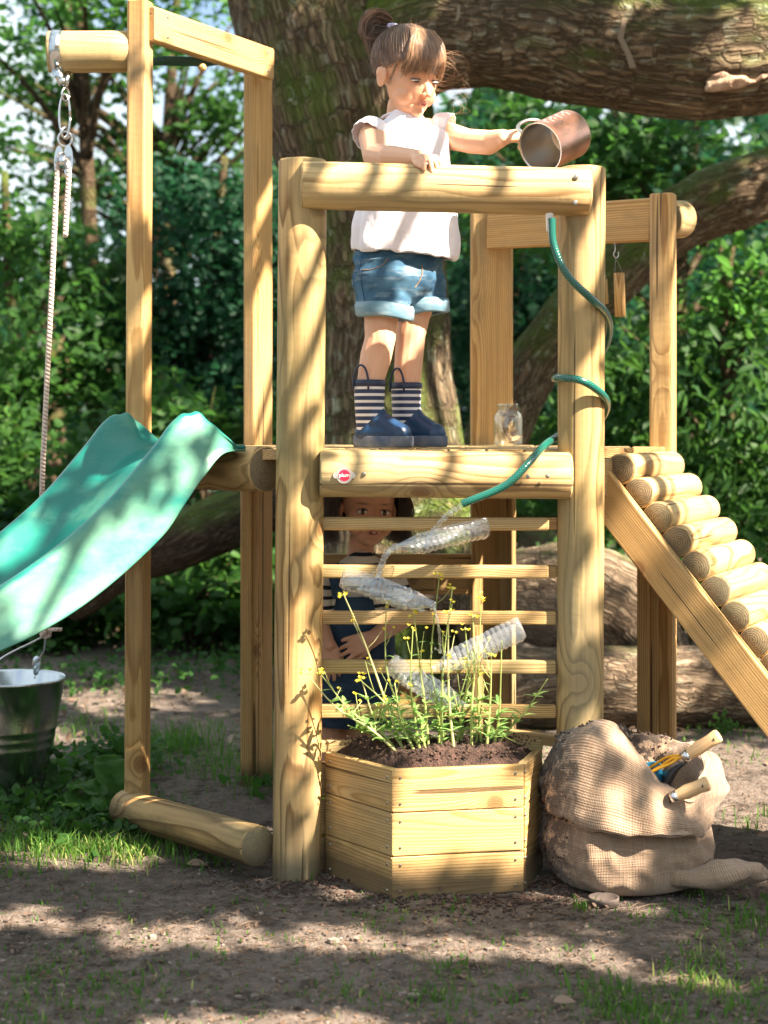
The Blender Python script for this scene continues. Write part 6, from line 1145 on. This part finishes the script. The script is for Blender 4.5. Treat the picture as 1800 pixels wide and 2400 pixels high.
c3((918, 1354, 4.19), .034, (940, 1450, 4.15), .028); c3((940, 1450, 4.15), .028, (872, 1498, 4.07), .020); hand(mb, P(872, 1498, 4.07), Vector((-.92, -.1, -.32)), Vector((-.1, -.95, .3)), -1, (.2, .25, .3, .3), 1.0, .14)
for x in (778, 845):
    c3((x, 1650, 4.2), .046, (x+2, 1760, 4.2), .038); c3((x+2, 1760, 4.2), .038, (x+4, 1850, 4.2), .033)
    q = P(x+4, 0, 4.2); capsule(mb, (q.x, 4.2, .10), .033, (q.x, 4.2, .045), .026)
    capsule(mb, P(x+4, 1850, 4.2), .033, (q.x, 4.2, .10), .033)
me = finish_body(mb, .0024, SK2, [(H2, R2, S2, .95)]); link('body', me, M_SKIN, g2, True); eyes(g2, H2, R2, S2, (.2, -.1), .0068, .0070)
mb = MB(); ball(mb, H2+R2 @ Vector((0, .0815, -.0590))*S2, [.010*S2, .003*S2, .0035*S2], 12, R2); mb.build('mouth', M_MOUTH, g2, True); mb = MB(); ball(mb, H2+R2 @ Vector((0, .0835, -.0572))*S2, [.006*S2, .002*S2, .0016*S2], 10, R2); mb.build('teeth', M_TEETH, g2, True)
mb = MB(); rings = []
for px, py, hw, hd in ((852, 1290, .044, .042), (848, 1303, .064, .050), (842, 1322, .086, .056), (838, 1370, .092, .066), (836, 1450, .090, .072), (836, 1520, .094, .076)): rings.append([P(px, py, 4.2)+Vector((hw*math.cos(a), hd*math.sin(a), -.02*abs(math.cos(a))**2*(py < 1345))) for a in np.linspace(0, 2*PI, 50, endpoint=False)])
loft(mb, rings); me = mb.mesh('jersey'); V = getco(me); V += getno(me)*(fbm(V*14, 2)*.006)[:, None]; setco(me, V); je = link('jersey', me, M_JERSEY, g2, True)
for pts, rs in (([(772, 1350, 4.2), (752, 1395, 4.18), (740, 1440, 4.16)], (.044, .042, .042)), ([(908, 1352, 4.2), (928, 1400, 4.175), (942, 1440, 4.155)], (.044, .043, .043))):
    mb = MB(); tube(mb, [Vector(q) for q in cat([P(*p) for p in pts], 5)], list(np.interp(np.linspace(0, 1, 11), [0, .5, 1], rs)), 24, cap=False); mb.build('sleeve', M_JERSEY, je, True)
mb = MB(); rings = []
for px, py, hw, hd in ((834, 1392, .060, .090), (834, 1430, .070, .090), (834, 1452, .098, .088), (834, 1520, .100, .090), (832, 1600, .108, .098), (830, 1690, .114, .105), (830, 1693, .108, .100)): rings.append([P(px, py, 4.2)+Vector((hw*math.cos(a)*(1+.02*math.sin(a*7)*(py > 1500)), hd*math.sin(a)*(1+.02*math.sin(a*9)*(py > 1500)), 0)) for a in np.linspace(0, 2*PI, 64, endpoint=False)])
loft(mb, rings); pn_ = mb.build('pinafore', M_DDENIM, g2, True)
for sx, x1 in ((778, 792), (892, 878)): 
    mb = MB(); grid(mb, [[P(x+w_, y, d_) for w_ in (-13, 13)] for x, y, d_ in ((x1, 1402, 4.108), (x1+(sx-x1)*.4, 1365, 4.118), (sx, 1335, 4.14), (sx, 1322, 4.17), (sx, 1322, 4.22))]); o_ = mb.build('strap', M_DDENIM, pn_, True); o_.modifiers.new('s', 'SOLIDIFY').thickness = .004
for x in (781, 849):
    q = P(x, 0, 4.2); mb = MB(); capsule(mb, (q.x, 4.2, .038), .036, (q.x+.01, 4.10, .030), .030, 16); mb.build('shoe', M_NAVY, g2, True)
hm_ = hairbase(); L2X = lambda v: H2+R2 @ Vector(v)*S2
hl2 = lambda x, y: float(np.interp(y, [-.12, -.02, .0, .03, .05, .07], [-.09, -.09, -.03, .02, .045, .058]))
cap(hm_, hl2, CC, (.082, .096, .086), L2X, .003, .3); pa = []; rn = []
for _ in range(1500):
    sx = random.choice((-1, 1)); ph = random.uniform(-1.2, 1.9); y0 = random.uniform(-.085, .045); r0 = math.sqrt(max(0, 1-((y0+.014)/.094)**2)); x0 = sx*.082*r0*random.uniform(.25, 1); f1 = random.random()*6; out = random.uniform(0, .030)
    wf = .010*math.sin(f1*3); pts = [Vector((x0*.2, y0*.8+.01, .104)), Vector((sx*(.060+out*.3), y0+wf, .068)), Vector((sx*(.082+out), y0-.006, .012)), Vector((sx*(.084+out+.008*math.sin(f1)), y0-.012, -.040)), Vector((sx*(.076+out*1.4+.012*math.sin(f1+2)), y0-.010+.006*math.cos(f1), -.080-random.random()*.02))]
    pa.append([L2X(q) for q in cat(pts, 4)]); rn.append(min(1, max(0, random.gauss(.4, .3))))
strands(hm_, pa, .0011, rn); hbuild(hm_, 'hair', M_HAIR2, g2)
